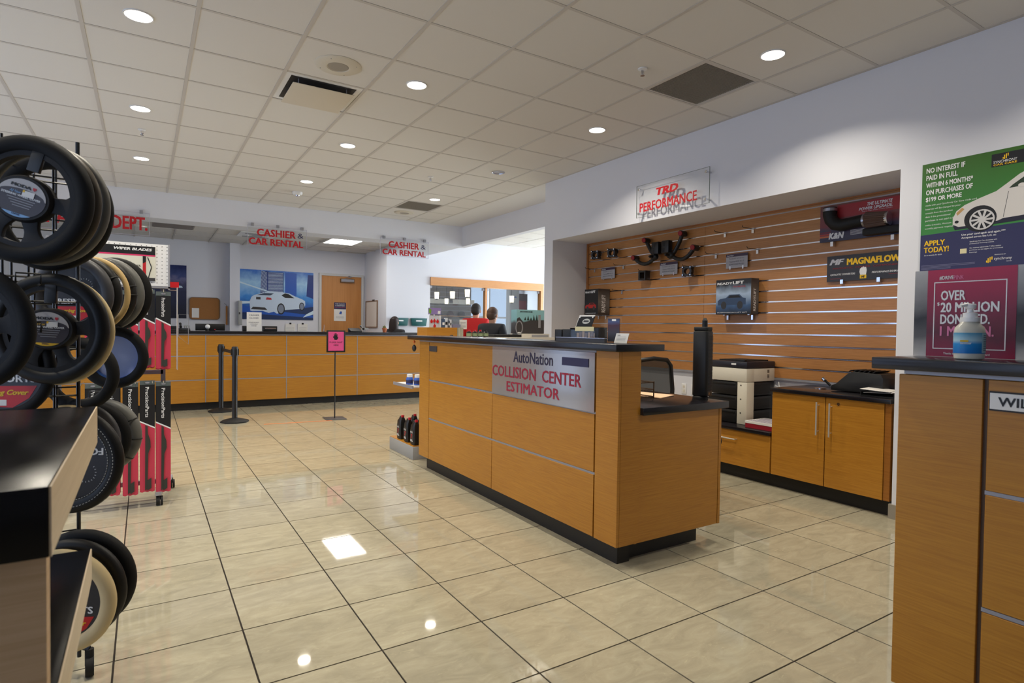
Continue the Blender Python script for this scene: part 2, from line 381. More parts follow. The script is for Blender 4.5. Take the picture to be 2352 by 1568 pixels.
# office behind the cashier counter
struct(MB().box(-2.7, 4.3, 12.9, 13.0, 0, 3.0).build('wall_back', M_wall))
struct(MB().box(1.42, 1.60, 12.72, 12.9, 0, 2.9).build('wall_pilaster', M_wall))
struct(MB().box(4.18, 4.3, 11.62, 12.9, 0, 3.0).box(4.18, 5.15, 11.5, 11.62, 0, CZ+.14).box(5.15, 8.08, 11.5, 11.62, 2.36, CZ+.14).box(5.15, 8.08, 11.5, 11.62, 0, .95).box(8.08, 11.2, 11.5, 11.62, 0, CZ+.14).build('wall_lounge', M_wall))
oc = struct(MB().box(-2.7, 4.3, 10.25, 12.9, 2.92, 3.0).build('ceiling_office', M_ceil))
for k in range(8):
    MB().box(1.0-.6096*3+.6096*k-.012+.06, 1.0-.6096*3+.6096*k+.012+.06, 10.25, 12.9, 2.898, 2.92).build('grid_bar', M_bar, oc)
for k in range(5):
    MB().box(-2.7, 4.18, 10.37+.6096*k-.01, 10.37+.6096*k+.01, 2.899, 2.92).build('grid_bar', M_bar, oc)
for i in range(8):
    for j in range(4):
        x = 1.0-.6096*4+.6096*i+.06; y = 10.37+.6096*j
        if i == 6 and j in (0, 1): continue
        MB().box(x+.015, min(x+.595, 4.17), y+.013, y+.597, 2.904, 2.92).build('ceiling_panel', M_ceil, oc)
struct(MB().box(11.2, 11.3, 6, 7, 0, CZ+.14).box(11.2, 11.3, 11, 17.2, 0, CZ+.14).box(11.2, 11.3, 6, 11.6, 0, .4).box(11.2, 11.3, 6, 11.6, 2.9, CZ+.14).box(5.12, 11.3, 5.9, 6.0, 0, CZ+.14).build('wall_lounge_side', M_wall))
o = struct(MB().box(11.22, 11.28, 7, 7.05, .4, 2.9).box(11.22, 11.28, 8.95, 9.02, .4, 2.9).box(11.22, 11.28, 10.95, 11.0, .4, 2.9).box(11.22, 11.28, 7, 11, .4, .45).box(11.22, 11.28, 7, 11, 2.85, 2.9).build('window_4', M_alup))
MB().box(11.245, 11.255, 7.05, 10.95, .45, 2.85).build('pane', M_glass, o)
# shop behind the lounge glass
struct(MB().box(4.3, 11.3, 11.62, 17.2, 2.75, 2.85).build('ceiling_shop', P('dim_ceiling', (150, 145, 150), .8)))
struct(MB().box(4.18, 4.3, 12.9, 17.2, 0, 2.8).box(4.3, 7.3, 17.1, 17.2, 0, 2.8).box(11, 11.2, 17.1, 17.2, 0, 2.8).box(7.3, 11, 17.1, 17.2, 0, .6).build('wall_shop', M_wall))
o = struct(MB().box(7.3, 7.36, 17.1, 17.16, .6, 2.75).box(8.5, 8.56, 17.1, 17.16, .6, 2.75).box(9.8, 9.86, 17.1, 17.16, .6, 2.75).box(7.3, 11, 17.1, 17.16, .6, .66).box(7.3, 11, 17.1, 17.16, 1.62, 1.68).build('window_5', M_white))
MB().box(7.36, 11, 17.125, 17.135, .66, 2.75).build('pane', M_glass, o)
# baseboard blocks
struct(MB().box(4.395, 4.412, -4.1, 2.03, 0, .1).box(4.41, 4.44, 2.013, 2.032, 0, .1).build('baseboard_right', P('grey_baseboard', (150, 142, 128), .5)))
# wooden door in the office
o = struct(MB().box(3.22, 4.09, 12.86, 12.895, 0, 2.38).build('door_1', M_oakd))
fr_ = MB().box(3.17, 3.22, 12.84, 12.9, 0, 2.43).box(4.09, 4.14, 12.84, 12.9, 0, 2.43).box(3.22, 4.09, 12.84, 12.9, 2.38, 2.43); fr_.build('door_frame', P('frame_grey', (206, 206, 206), .5), o)
cl = MB().box(3.62, 3.92, 12.80, 12.86, 2.25, 2.33).build('door_closer', P('closer_bronze', (120, 92, 62), .4), o)
MB().box(3.63, 3.91, 12.795, 12.80, 2.265, 2.318).build('closer_cover', M_alup, cl)
MB().tube([(3.72, 12.82, 2.335), (3.85, 12.76, 2.37), (3.80, 12.84, 2.39)], .008, 6).build('closer_arm', M_alup, cl)
MB().ball((3.28, 12.83, 1.0), (.03, .03, .03)).tube([(3.28, 12.86, 1.0), (3.28, 12.82, 1.0)], .012, 8).build('door_knob', M_chrome, o)
for z in (.3, 1.2, 2.1): MB().box(4.082, 4.095, 12.852, 12.862, z, z+.1).build('hinge', M_alup, o)

# ------------------------------------------------------------------ ceiling fixtures
def downlight(x, y, where, lit=True, first=[None]):
    t = thing('recessed_downlight', 'round recessed downlight %s' % where if lit else 'unlit chrome recessed downlight %s' % where, 'ceiling light', (x, y, CZ), group='round recessed downlights')
    ringo = [(math.cos(2*PI*k/28)*.082, math.sin(2*PI*k/28)*.082) for k in range(28)]; ringi = [(a*.9, b*.9) for a, b in ringo]
    F = Fr((x, y, CZ+.003), (1, 0, 0), (0, -1, 0))
    MB().ring(F, ringo, ringi, 0, .008).build('trim_ring', M_white if lit else M_chrome, t)
    if lit:
        MB().lathe([(.073, .002), (.073, .006)], F, 24).build('lens', M_lens, t)
        area('lamp', (0, 0, -.012), (0, 0, 0), .14, .14, P_DOWN, WARM, spread=2.3, shape='DISK', parent=t)
    else: MB().lathe([(.074, .004), (.06, -.0035), (.02, -.0038)], F, 24).build('reflector', M_chrome, t)
    return t
gx = lambda i: GX+G*(i+.5)
gy = lambda j: GY+G*(j+.5)
downlight(gx(0), gy(0), 'nearest the wheel cover rack, top left of the ceiling')
downlight(gx(0), gy(3), 'in the left row beside a sprinkler head')
downlight(gx(0), gy(6), 'farthest in the left row, above the hanging department sign')
downlight(gx(3), gy(0), 'to the right of the square air diffuser')
downlight(gx(3), gy(3), 'in the middle of the centre row')
downlight(gx(3), gy(6), 'beside the white smoke detector')
downlight(gx(6), gy(-3), 'to the right of the large dark return grille')
downlight(gx(6), gy(0), 'over the performance sign, left of the large dark return grille')
downlight(gx(6), gy(3), 'near the end of the right row', lit=False)
downlight(gx(6), gy(6), 'beside the small far return grille')
for i, j in ((-3, 0), (-3, 3), (-3, 6), (0, -3), (3, -3), (-3, -3), (6, -6)):
    downlight(gx(i), gy(j), {(-3, 0): 'left of the nearest lamp, outside the picture', (-3, 3): 'in the outermost left row, middle', (-3, 6): 'in the outermost left row, far end', (0, -3): 'behind the viewer on the left', (3, -3): 'overhead beyond the top edge of the picture', (-3, -3): 'behind the viewer in the outermost left row', (6, -6): 'beyond the upper right corner, above the finance poster'}[(i, j)])
# air diffuser tile (2,1)
x0, y0 = GX+2*G, GY+G
t = thing('air_diffuser', 'square white ceiling air diffuser with a dropped centre plate', 'air vent', (x0+G/2, y0+G/2, CZ))
MB().box(x0+.014, x0+.055, y0+.014, y0+G-.014, CZ+.002, CZ+.014).box(x0+G-.055, x0+G-.014, y0+.014, y0+G-.014, CZ+.002, CZ+.014).box(x0+.055, x0+G-.055, y0+.014, y0+.055, CZ+.002, CZ+.014).box(x0+.055, x0+G-.055, y0+G-.055, y0+G-.014, CZ+.002, CZ+.014).build('frame', M_white, t)
pts = MB(); o_, i_ = (x0+.055, x0+G-.055, y0+.055, y0+G-.055), (x0+.12, x0+G-.12, y0+.12, y0+G-.12)
pts.add([(o_[0], o_[2], CZ+.004), (o_[1], o_[2], CZ+.004), (o_[1], o_[3], CZ+.004), (o_[0], o_[3], CZ+.004), (i_[0], i_[2], CZ+.016), (i_[1], i_[2], CZ+.016), (i_[1], i_[3], CZ+.016), (i_[0], i_[3], CZ+.016)], [(0, 1, 5, 4), (1, 2, 6, 5), (2, 3, 7, 6), (3, 0, 4, 7), (4, 5, 6, 7)])
pts.build('throat', P('duct_dark', (60, 56, 52), .6), t)
MB().box(x0+.07, x0+G-.07, y0+.07, y0+G-.07, CZ-.045, CZ-.040).build('centre_plate', P('plate_cream', (214, 204, 186), .6), t, bev=.003)
for a in (.12, G-.12):
    for b in (.12, G-.12): MB().tube([(x0+a, y0+b, CZ-.041), (x0+a, y0+b, CZ+.01)], .004, 6).build('hanger', M_alup, t)
def grille(i, j, lab):
    x, y = GX+i*G, GY+j*G; t = thing('return_grille', lab, 'air vent', (x+G/2, y+G/2, CZ))
    MB().box(x+.013, x+.03, y+.013, y+G-.013, CZ+.001, CZ+.012).box(x+G-.03, x+G-.013, y+.013, y+G-.013, CZ+.001, CZ+.012).box(x+.03, x+G-.03, y+.013, y+.03, CZ+.001, CZ+.012).box(x+.03, x+G-.03, y+G-.03, y+G-.013, CZ+.001, CZ+.012).build('frame', M_bar, t)
    m = MB(); n = 34
    for k in range(n):
        a = x+.03+(G-.06)*(k+.1)/n; m.box(a, a+.0035, y+.03, y+G-.03, CZ+.003, CZ+.012)
        b = y+.03+(G-.06)*(k+.1)/n; m.box(x+.03, x+G-.03, b, b+.0035, CZ+.003, CZ+.012)
    m.build('egg_crate', P('crate_grey', (150, 142, 128), .6), t)['kind'] = 'stuff'
    MB().box(x+.02, x+G-.02, y+.02, y+G-.02, CZ+.014, CZ+.018).build('backing', P('grille_back', (96, 90, 82), .7), t)
grille(6, -2, 'large dark egg-crate return grille in the ceiling above the wall alcove')
grille(6, 7, 'small far dark return grille near the cashier header')
def speaker(x, y, lab):
    t = thing('ceiling_speaker', lab, 'speaker', (x, y, CZ)); F = Fr((x, y, CZ+.004), (1, 0, 0), (0, -1, 0))
    MB().lathe([(.165, 0), (.165, .006), (.15, .016), (.08, .018), (.078, .014)], F, 36).build('baffle', P('speaker_cream', (214, 206, 190), .6), t, smooth=True)
    MB().lathe([(.078, .012), (.07, .017), (.004, .017)], F, 28).build('grille', P('speaker_mesh', (160, 152, 140), .7), t)
    for a in (.6, 2.2, 3.8, 5.3): MB().lathe([(.004, .014), (.003, .019)], Fr(F.p(.135*math.cos(a), .135*math.sin(a)), F.u, F.v), 8).build('screw', M_alup, t)
speaker(gx(2), gy(0), 'round cream ceiling speaker next to the air diffuser')
speaker(gx(6), gy(8)-.02, 'round white ceiling speaker far off near the header')
def sprinkler(x, y, lab):
    t = thing('sprinkler_head', lab, 'sprinkler', (x, y, CZ)); F = Fr((x, y, CZ), (1, 0, 0), (0, -1, 0))
    MB().lathe([(.035, 0), (.032, .006), (.014, .01)], F, 20).build('escutcheon', M_white, t)
    MB().lathe([(.007, .008), (.007, .03), (.004, .045)], F, 10).tube([F.p(-.012, 0, .012), F.p(-.014, 0, .03), F.p(0, 0, .048)], .0025, 6).tube([F.p(.012, 0, .012), F.p(.014, 0, .03), F.p(0, 0, .048)], .0025, 6).build('frame', M_chrome, t)
    MB().lathe([(.016, .048), (.016, .051)], F, 14).build('deflector', M_chrome, t)
sprinkler(3.048, 3.125, 'chrome sprinkler head left of the large dark return grille')
sprinkler(-.022, 6.794, 'small sprinkler head in the left ceiling row')
sprinkler(3.038, 6.805, 'small sprinkler head in the far right part of the ceiling')
t = thing('smoke_detector', 'white round smoke detector on the far ceiling', 'smoke detector', (1.829, 8.667, CZ)); F = Fr((1.829, 8.667, CZ), (1, 0, 0), (0, -1, 0))
MB().lathe([(.07, 0), (.07, .02), (.055, .04), (.03, .045)], F, 24).build('body', M_white, t, smooth=True)
MB().lathe([(.032, .042), (.028, .058), (.01, .062)], F, 16).build('sensor_cap', M_chrome, t, smooth=True)
# office troffer and fixtures
t = thing('troffer_light', 'bright rectangular troffer light in the cashier office ceiling', 'ceiling light', (3.19, 10.99, 2.9))
MB().box(2.90, 2.92, 10.39, 11.58, 2.894, 2.915).box(3.48, 3.5, 10.39, 11.58, 2.894, 2.915).box(2.92, 3.48, 10.39, 10.41, 2.894, 2.915).box(2.92, 3.48, 11.56, 11.58, 2.894, 2.915).build('frame', M_white, t)
M_trof = P('troffer_lens', (255, 252, 245), .4, emit=(1, .97, .92), estr=9)
MB().box(2.92, 3.19, 10.41, 11.56, 2.899, 2.903).build('lens', M_trof, t); MB().box(3.21, 3.48, 10.41, 11.56, 2.899, 2.903).build('lens', M_trof, t)
MB().box(3.19, 3.21, 10.41, 11.56, 2.895, 2.91).build('divider', M_white, t)
area('lamp', (0, 0, -.02), (0, 0, 0), .52, 1.1, P_OFFICE, (1, .93, .82), parent=t)
t = thing('return_grille', 'long grey return grille in the office ceiling at far left', 'air vent', (.55, 11.0, 2.9))
MB().box(.1, .7, 10.8, 11.35, 2.890, 2.902).build('frame', P('vent_grey', (150, 142, 138), .6), t)
for k in range(10): MB().box(.12, .68, 10.82+.053*k, 10.845+.053*k, 2.884, 2.892).build('slat', P('vent_slat', (128, 120, 116), .6), t)
t = thing('air_diffuser', 'small white air diffuser in the office ceiling over the cashier sign', 'air vent', (1.7, 11.3, 2.9))
MB().box(1.4, 2.0, 11.02, 11.6, 2.888, 2.902).build('frame', M_white, t)
for k in range(3): MB().box(1.48+.07*k, 1.92-.07*k, 11.1+.07*k, 11.14+.07*k, 2.876, 2.89).box(1.48+.07*k, 1.92-.07*k, 11.48-.07*k, 11.52-.07*k, 2.876, 2.89).build('vane', M_grey, t)
area('area_light_lounge', (7.2, 8.2, 3.14), (0, 0, 0), 2.0, 2.0, P_BACK, (.95, .96, 1))  # bare area light under the lounge ceiling, with no fixture modelled

# ------------------------------------------------------------------ slatwall in the alcove
RZ = [2.385-.1016*k for k in range(16)]
t = thing('slatwall', 'oak slat display wall with bright metal grooves filling the alcove', 'slat wall', (5.0, 4.1, .86))
YS = [(2.03, 4.137), (4.14, 6.03)]
for y0, y1 in YS:
    MB().box(4.975, 4.999, y0, y1, RZ[0]+.006, 2.405).build('slat', M_slat, t)
    for k in range(15): MB().box(4.975, 4.999, y0, y1, RZ[k+1]+.0055, RZ[k]-.0055).build('slat', M_slat, t)
for k in range(16):
    MB().box(4.984, 4.999, 2.03, 6.03, RZ[k]-.0055, RZ[k]+.0055).box(4.972, 4.986, 2.03, 6.03, RZ[k]-.0065, RZ[k]-.004).build('groove_rail', M_chrome if k % 2 else M_chrome, t)
MB().box(4.965, 4.999, 6.03, 6.068, .85, 2.405).box(4.965, 4.999, 2.03, 6.068, 2.405, 2.42).build('edge_trim', wood('edge_oak', (150, 90, 40), (176, 112, 54)), t)
MB().box(4.97, 4.999, 2.03, 6.06, .845, .862).build('bottom_rail', M_alup, t)
# ------------------------------------------------------------------ alcove cabinets
t = thing('storage_cabinet', 'oak two-door base cabinet with black top in the alcove', 'cabinet', (4.7, 2.5, 0))
MB().box(4.425, 4.995, 2.035, 2.945, .11, .796).build('body', M_oak, t)
MB().box(4.46, 4.99, 2.03, 2.945, 0, .11).build('kick', M_kick, t)
for y0, y1, hy in ((2.497, 2.940, 2.545), (2.075, 2.491, 2.445)):
    d = MB().box(4.402, 4.422, y0, y1, .112, .797).build('door', M_oak, t, bev=.0015, seg=1)
    MB().tube([(4.368, hy, .50), (4.368, hy, .755)], .006, 10).tube([(4.368, hy, .53), (4.402, hy, .53)], .004, 8).tube([(4.368, hy, .73), (4.402, hy, .73)], .004, 8).build('handle', M_hand, d)
    if y0 < 2.3:
        MB().lathe([(.011, 0), (.011, .004), (.006, .0045)], Fr((4.402, 2.395, .755), (0, -1, 0), (0, 0, 1)), 16).build('lock', M_chrome, d)
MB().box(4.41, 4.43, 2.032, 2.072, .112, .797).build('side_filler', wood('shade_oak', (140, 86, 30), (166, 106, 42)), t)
tag(MB().box(4.385, 4.97, 2.03, 2.955, .797, .829).build('black_countertop', M_slab, bev=.003), 'black countertop over the two-door cabinet, holding a black organiser', 'countertop')
t = thing('drawer_cabinet', 'low oak drawer cabinet under the printer', 'cabinet', (4.7, 3.5, 0))
MB().box(4.425, 4.995, 2.95, 4.05, .11, .42).build('body', M_oak, t)
MB().box(4.46, 4.99, 2.945, 4.05, 0, .11).build('kick', M_kick, t)
for y0, y1 in ((2.95, 3.60), (3.605, 4.05)):
    d = MB().box(4.402, 4.422, y0+.002, y1-.002, .113, .422).build('drawer', M_oak, t, bev=.0015, seg=1)
    ym = (y0+y1)/2
    MB().tube([(4.368, ym-.085+.08, .345), (4.368, ym+.085+.08, .345)], .006, 10).tube([(4.368, ym, .345), (4.402, ym, .345)], .004, 8).tube([(4.368, ym+.15, .345), (4.402, ym+.15, .345)], .004, 8).build('handle', M_hand, d)
tag(MB().box(4.385, 4.998, 2.948, 4.07, .424, .452).build('black_countertop', M_slab, bev=.003), 'low black countertop carrying the printer and a red-edged box', 'countertop')
# outlets
for y, lab in ((4.40, 'white wall outlet under the slat wall, left one near the fan'), (4.265, 'white wall outlet beside the fan, right one of two')):
    t = thing('wall_outlet', lab, 'outlet', (5.0, y, .65)); F = FX(4.999)
    MB().fb(F, -y-.035, -y+.035, .60, .715, 0, .006).build('plate', M_white, t, bev=.002)
    for z in (.635, .68): MB().fb(F, -y-.012, -y+.012, z-.014, z+.014, .006, .0085).build('socket', M_offw, t)
# printer
t = thing('laser_printer', 'cream and black laser printer on three black paper trays', 'printer', (4.75, 3.5, .452))
X0, X1, Y0, Y1 = 4.555, 4.97, 3.30, 3.72
MB().box(X0, X1, Y0, Y1, .835, .955).build('body', M_offw, t, bev=.008)
MB().box(X0-.003, X1, Y0-.003, Y1, .957, 1.018).build('top_cover', P('printer_navy', (34, 34, 44), .4), t, bev=.01)
for z in (.834, .706, .579):
    tr = MB().box(X0+.004, X1-.004, Y0+.004, Y1-.004, z-.125, z-.006).build('paper_tray', M_bp, t, bev=.006)
    MB().box(X0-.006, X0+.01, Y0+.10, Y1-.01, z-.120, z-.012).box(X0-.012, X0-.004, Y0+.11, Y1-.02, z-.034, z-.014).build('tray_front', M_bp, tr, bev=.003)
    MB().box(X0+.10, X0+.34, Y0-.004, Y0+.006, z-.115, z-.03).build('tray_side', M_bm, tr, bev=.002)
pl = MB()
pts = [(X0+.10, Y0-.008), (X0+.03, Y0-.008), (X0+.006, Y0-.002), (X0-.006, Y0+.022), (X0-.006, Y0+.09), (X0+.10, Y0+.09)]
pl.prism(FZ, pts, .454, .832); pl.build('corner_column', M_offw, t, bev=.003)
pts2 = [(X0+.10, Y0-.004), (X0+.03, Y0-.004), (X0+.006, Y0), (X0-.008, Y0+.024), (X0-.008, Y1-.01), (X0+.10, Y1-.01)]
MB().prism(FZ, pts2, .836, .954).build('front_flap', M_offw, t, bev=.003)
for z in (.80, .675, .55): MB().fb(FX(X0-.0065), -Y0-.058, -Y0-.046, z, z+.01, 0, .0015).build('lamp_dot', M_bm, t)
for x, z, n, hh in ((X0+.05, .855, 7, .05), (X0+.30, .865, 5, .035), (X0+.30, .912, 5, .032)):
    m = MB()
    for k in range(n): m.box(x, x+.045 if hh > .04 else x+.03, Y0-.0012, Y0+.002, z+hh*k/n, z+hh*(k+.55)/n)
    m.build('vent', M_dgrey, t)
MB().prism(FZ, [(X0+.08, Y0+.05), (X1-.03, Y0+.05), (X1-.03, Y1-.06), (X0+.08, Y1-.06)], 1.018, 1.028).build('output_tray', M_bm, t, bev=.003)
MB().box(X0+.01, X0+.06, Y0+.03, Y0+.14, 1.016, 1.036).build('control_panel', M_bp, t, bev=.004)
MB().fb(FX(X0-.0035), -Y0-.16, -Y0-.11, .985, 1.0, 0, .001).build('badge', M_wh, t)
# cable and red box
tag(MB().tube([(4.94, 3.24, .83), (4.90, 3.2, .75), (4.95, 3.22, .66), (4.91, 3.19, .56), (4.94, 3.24, .47)], .004, 6).tube([(4.93, 3.27, .80), (4.94, 3.14, .72), (4.92, 3.2, .6), (4.96, 3.14, .465)], .003, 6).build('power_cord', M_white, smooth=True), 'pale power cords hanging behind the printer', 'cord')
t = thing('paper_carton', 'flat white and red box beside the printer', 'box', (4.6, 3.1, .452))
MB().box(4.46, 4.74, 2.965, 3.235, .453, .492).build('red_base', P('box_red', (150, 20, 40), .5), t)
MB().box(4.458, 4.742, 2.963, 3.237, .492, .512).build('lid', M_paper, t)
m = MB()
for k in range(7): m.box(4.475+.037*k, 4.475+.037*k+.02, 2.98, 3.22, .512, .5128)
m.build('lid_print', P('print_mauve', (120, 110, 140), .6), t)
# organiser, grommet, papers
t = thing('desk_organiser', 'black slotted desk organiser on the alcove countertop', 'organiser', (4.75, 2.3, .829))
F = Fr((4.62, 0, 0), (0, -1, 0), (0, 0, 1))
prof = [(-2.58, .835), (-2.20, .835), (-2.19, .95), (-2.21, .985), (-2.40, .992), (-2.45, .975), (-2.54, .89), (-2.58, .87)]
MB().prism(F, prof, -.24, 0).build('body', M_bp, t, bev=.006)
for k in range(6):
    MB().prism(F, [(-2.45+.035*k, .99), (-2.44+.035*k, .99), (-2.42+.035*k, 1.004), (-2.432+.035*k, 1.004)], -.23, -.01).build('divider', M_bp, t)
MB().tube([(4.60, 2.57, .87), (4.57, 2.62, .93)], .009, 8).build('lever', M_bm, t)
MB().lathe([(.013, 0), (.013, .022)], Fr((4.572, 2.617, .925), (1, 0, 0), (0, -.7, .7)), 14).build('lever_cap', M_chrome, t)
t = thing('desk_grommet', 'round metal cable grommet in the alcove countertop', 'grommet', (4.72, 2.72, .829))
MB().lathe([(.046, .829), (.046, .834), (.034, .836)], FZ, 24, o=(4.72, 2.72, 0)).build('ring', M_chrome, t)
MB().lathe([(.033, .830), (.033, .834)], FZ, 20, o=(4.72, 2.72, 0)).build('cap', M_bp, t)
t = thing('paper_tray', 'black document tray with loose white papers at the right end of the alcove countertop', 'tray', (4.6, 2.13, .829))
MB().box(4.46, 4.75, 2.04, 2.27, .830, .838).box(4.46, 4.75, 2.04, 2.045, .838, .862).box(4.46, 4.75, 2.265, 2.27, .838, .862).build('tray', M_bm, t)
for k, (a, b, r) in enumerate(((4.47, 2.06, .05), (4.49, 2.05, -.12), (4.46, 2.07, .18))):
    F = Fr((a, b, .864+.004*k), (math.cos(r), math.sin(r), 0), (-math.sin(r), math.cos(r), .05*(k-1)))
    tag(MB().fb(F, 0, .24, 0, .19, 0, .002).build('paper_sheet', M_paper), ['bottom sheet of the loose papers on the black tray', 'middle sheet of the loose papers on the black tray', 'top curled sheet of the loose papers on the black tray'][k], 'paper', 'loose papers on the black tray')

# ------------------------------------------------------------------ estimator counter
XF = 2.14
t = thing('estimator_counter', 'oak panelled estimator counter with dark raised top in the middle of the floor', 'counter', (2.3, 3.6, 0))
MB().box(XF+.022, 2.30, 2.345, 5.0, .115, 1.172).build('body', M_oak, t)
MB().box(2.20, 2.29, 2.386, 4.95, 0, .115).box(2.29, 2.88, 2.42, 2.46, 0, .115).box(2.86, 2.88, 2.46, 4.9, 0, .115).build('kick', M_kick, t)
def face_panels(t, cols, rows, XF, Fp, wm):
    for a0, a1 in cols:
        for b0, b1 in rows: MB().fb(Fp, a0, a1, b0, b1, -.02, 0).build('panel', wm, t, bev=.0015, seg=1)
g = .005
F = FX(XF)
cols = [(-4.780, -3.669), (-3.663, -2.526)]
rows = [(.120, .472), (.486, .814), (.828, 1.160)]
for a0, a1 in cols:
    for b0, b1 in rows: MB().fb(F, a0, a1, b0, b1, -.02, 0).build('panel', M_oak, t, bev=.0015, seg=1)
MB().fb(F, -4.998, -4.788, .118, 1.172, -.02, 0).build('end_panel', M_oak, t, bev=.0015, seg=1)
MB().fb(F, -2.516, -2.33, .118, 1.172, -.02, 0).build('corner_panel', M_oak, t, bev=.0015, seg=1)
for z in (.479, .821): MB().fb(F, -4.785, -2.518, z-.006, z+.006, -.018, -.002).build('rail_strip', M_alup, t)
MB().fb(F, -4.998, -2.516, 1.161, 1.173, -.02, 0.001).build('top_strip', M_alup, t)
MB().box(XF+.0205, 2.3015, 2.33, 2.344, .118, 1.172).build('end_cheek', M_oak, t)
MB().box(2.302, 2.968, 2.338, 2.356, .112, .822).build('side_panel', M_oak, t, bev=.0015, seg=1)
MB().box(2.970, 2.99, 2.336, 2.40, .112, .822).build('side_edge', M_oak, t)
MB().box(2.302, 2.32, 2.36, 4.95, .1, .82).box(2.6, 2.98, 4.3, 4.95, .1, .822).box(2.302, 2.98, 4.94, 4.96, .1, .822).build('inner_panel', M_oak, t)
tag(MB().box(2.095, 2.455, 2.305, 5.19, 1.174, 1.212).build('raised_countertop', M_slab, bev=.003), 'long dark raised countertop of the estimator counter', 'countertop')
tag(MB().box(2.302, 3.02, 2.305, 4.98, .823, .864).build('desk_worktop', M_slab, bev=.003), 'lower black desk worktop behind the estimator counter', 'worktop')
t = thing('estimator_sign', 'silver sign with red and dark lettering on the estimator counter front', 'sign', (XF, 3.1, 1.0))
MB().fb(F, -3.663, -2.524, .822, 1.160, .001, .004).build('sign_plate', P('sign_silver', (176, 174, 176), .13, metal=.4, spec=.8), t)
F2 = FX(XF-.004)
text('AutoNation', F2, -3.377, -2.921, 1.060, 1.135, P('sign_navy', (44, 40, 74), .4), t, bold=.012)
text('COLLISION', F2, -3.660, -3.105, .951, 1.028, P('sign_crimson', (166, 30, 62), .4), t, bold=.018); text('CENTER', F2, -3.035, -2.640, .951, 1.028, P('sign_crimson', (0, 0, 0)), t, bold=.018)
text('ESTIMATOR', F2, -3.462, -2.848, .856, .925, P('sign_crimson', (0, 0, 0)), t, bold=.018)
tag(MB().fb(F2, -2.824, -2.575, 1.074, 1.122, .0005, .004).build('name_plate_holder', M_navy), 'dark blue blank plate at the right of the silver sign', 'plate')
tag(MB().fb(F, -4.780, -4.62, 1.079, 1.127, .0005, .004).build('name_plate_holder', M_dgrey), 'dark grey blank plate at the far end of the estimator counter', 'plate')

# ------------------------------------------------------------------ near right counter
t = thing('reception_counter', 'oak panelled counter at the right edge with a dark raised top', 'counter', (2.3, 0, 0))
MB().box(XF+.022, 2.36, -1.2, .955, .1, 1.16).build('body', M_oakd if False else M_oak, t)
MB().box(2.2, 2.36, -1.2, .90, 0, .1).build('kick', M_kick, t)
MB().fb(F, -.965, -.733, .112, 1.155, -.02, 0).build('end_panel', M_oak, t, bev=.0015, seg=1)
MB().fb(F, -.733, -.722, .112, 1.155, -.02, -.012).build('joint_strip', P('joint_brown', (90, 66, 44), .5), t)
for a0, a1 in ((-.720, .42), (.43, 1.2)):
    for b0, b1 in ((.112, .452), (.468, .808), (.822, 1.155)): MB().fb(F, a0, a1, b0, b1, -.02, 0).build('panel', M_oak, t, bev=.0015, seg=1)
for z in (.460, .815): MB().fb(F, -.722, 1.2, z-.006, z+.006, -.018, -.002).build('rail_strip', M_alup, t)
MB().fb(F, -.95, 1.2, 1.157, 1.170, -.02, .0).build('top_strip', M_alup, t)
tag(MB().box(2.10, 2.62, -1.2, 1.035, 1.170, 1.209).build('raised_countertop', M_slab, bev=.003), 'dark countertop of the right-hand counter under the hand sanitiser', 'countertop')
t = thing('name_plate', 'white name plate reading WILL on the right-hand counter', 'name plate', (XF, .6, 1.09))
MB().fb(F, -.716, -.42, 1.064, 1.122, .0005, .004).build('plate', M_ink, t)
MB().fb(F, -.714, -.422, 1.069, 1.117, .004, .0045).build('insert', M_paper, t)
text('WILL', F, -.694, -.604, 1.079, 1.106, M_ink, t, c=.0052, bold=.02)
# sanitiser
t = thing('hand_sanitiser', 'white pump bottle of blue-labelled hand sanitiser on the right-hand counter', 'bottle', (2.22, .80, 1.209), rz=-.55)
Fs = Fr((0, 0, 0), (1, 0, 0), (0, 1, 0))
MB().lathe([(.028, .001), (.033, .004), (.0345, .02), (.0345, .075), (.0325, .088), (.022, .1), (.019, .106)], Fs, 28, sa=1, sb=.72).build('bottle_body', P('milky_plastic', (226, 222, 206), .3, spec=.6), t, world=False, smooth=True)
MB().lathe([(.0352, .018), (.0352, .074)], Fs, 28, sa=1, sb=.72, cap=False).build('label', grad('sanitiser_blue', [(0, (20, 120, 200)), (.45, (30, 150, 220)), (.62, (190, 225, 235)), (1, (70, 160, 200))], 'Z', .018, .074), t, world=False, smooth=True)
lb = MB(); V = []
for k in range(9):
    a = -1.25+k*.16
    for z in (.02, .073): V.append((.0355*math.cos(a), .0355*.72*math.sin(a), z))
lb.add(V, [(2*k, 2*k+2, 2*k+3, 2*k+1) for k in range(8)]); lb.build('label_panel', P('label_pale', (176, 214, 222), .4), t, world=False)
m = MB()
for k in range(9):
    z = .026+k*.005
    for q in range(6):
        a = -1.12+q*.15
        m.add([(.0358*math.cos(a), .0358*.72*math.sin(a), z), (.0358*math.cos(a+.14), .0358*.72*math.sin(a+.14), z), (.0358*math.cos(a+.14), .0358*.72*math.sin(a+.14), z+.0016), (.0358*math.cos(a), .0358*.72*math.sin(a), z+.0016)], [(0, 1, 2, 3)])
m.build('fine_print', M_navy, t, world=False)
Fl = Fr((-.030, -.0145, 0), (math.cos(-.75), math.sin(-.75), 0), (0, 0, 1))
Fl = Fr((-.0335, -.013, 0), (.86, -.51, 0), (0, 0, 1))
text('sanitizer', Fl, .0, .022, .043, .049, M_wh, t, c=.002, bold=.02, world=False)
MB().fb(Fl, .0, .016, .0495, .054, .001, .0016).build('label_flash', M_yel, t, world=False)
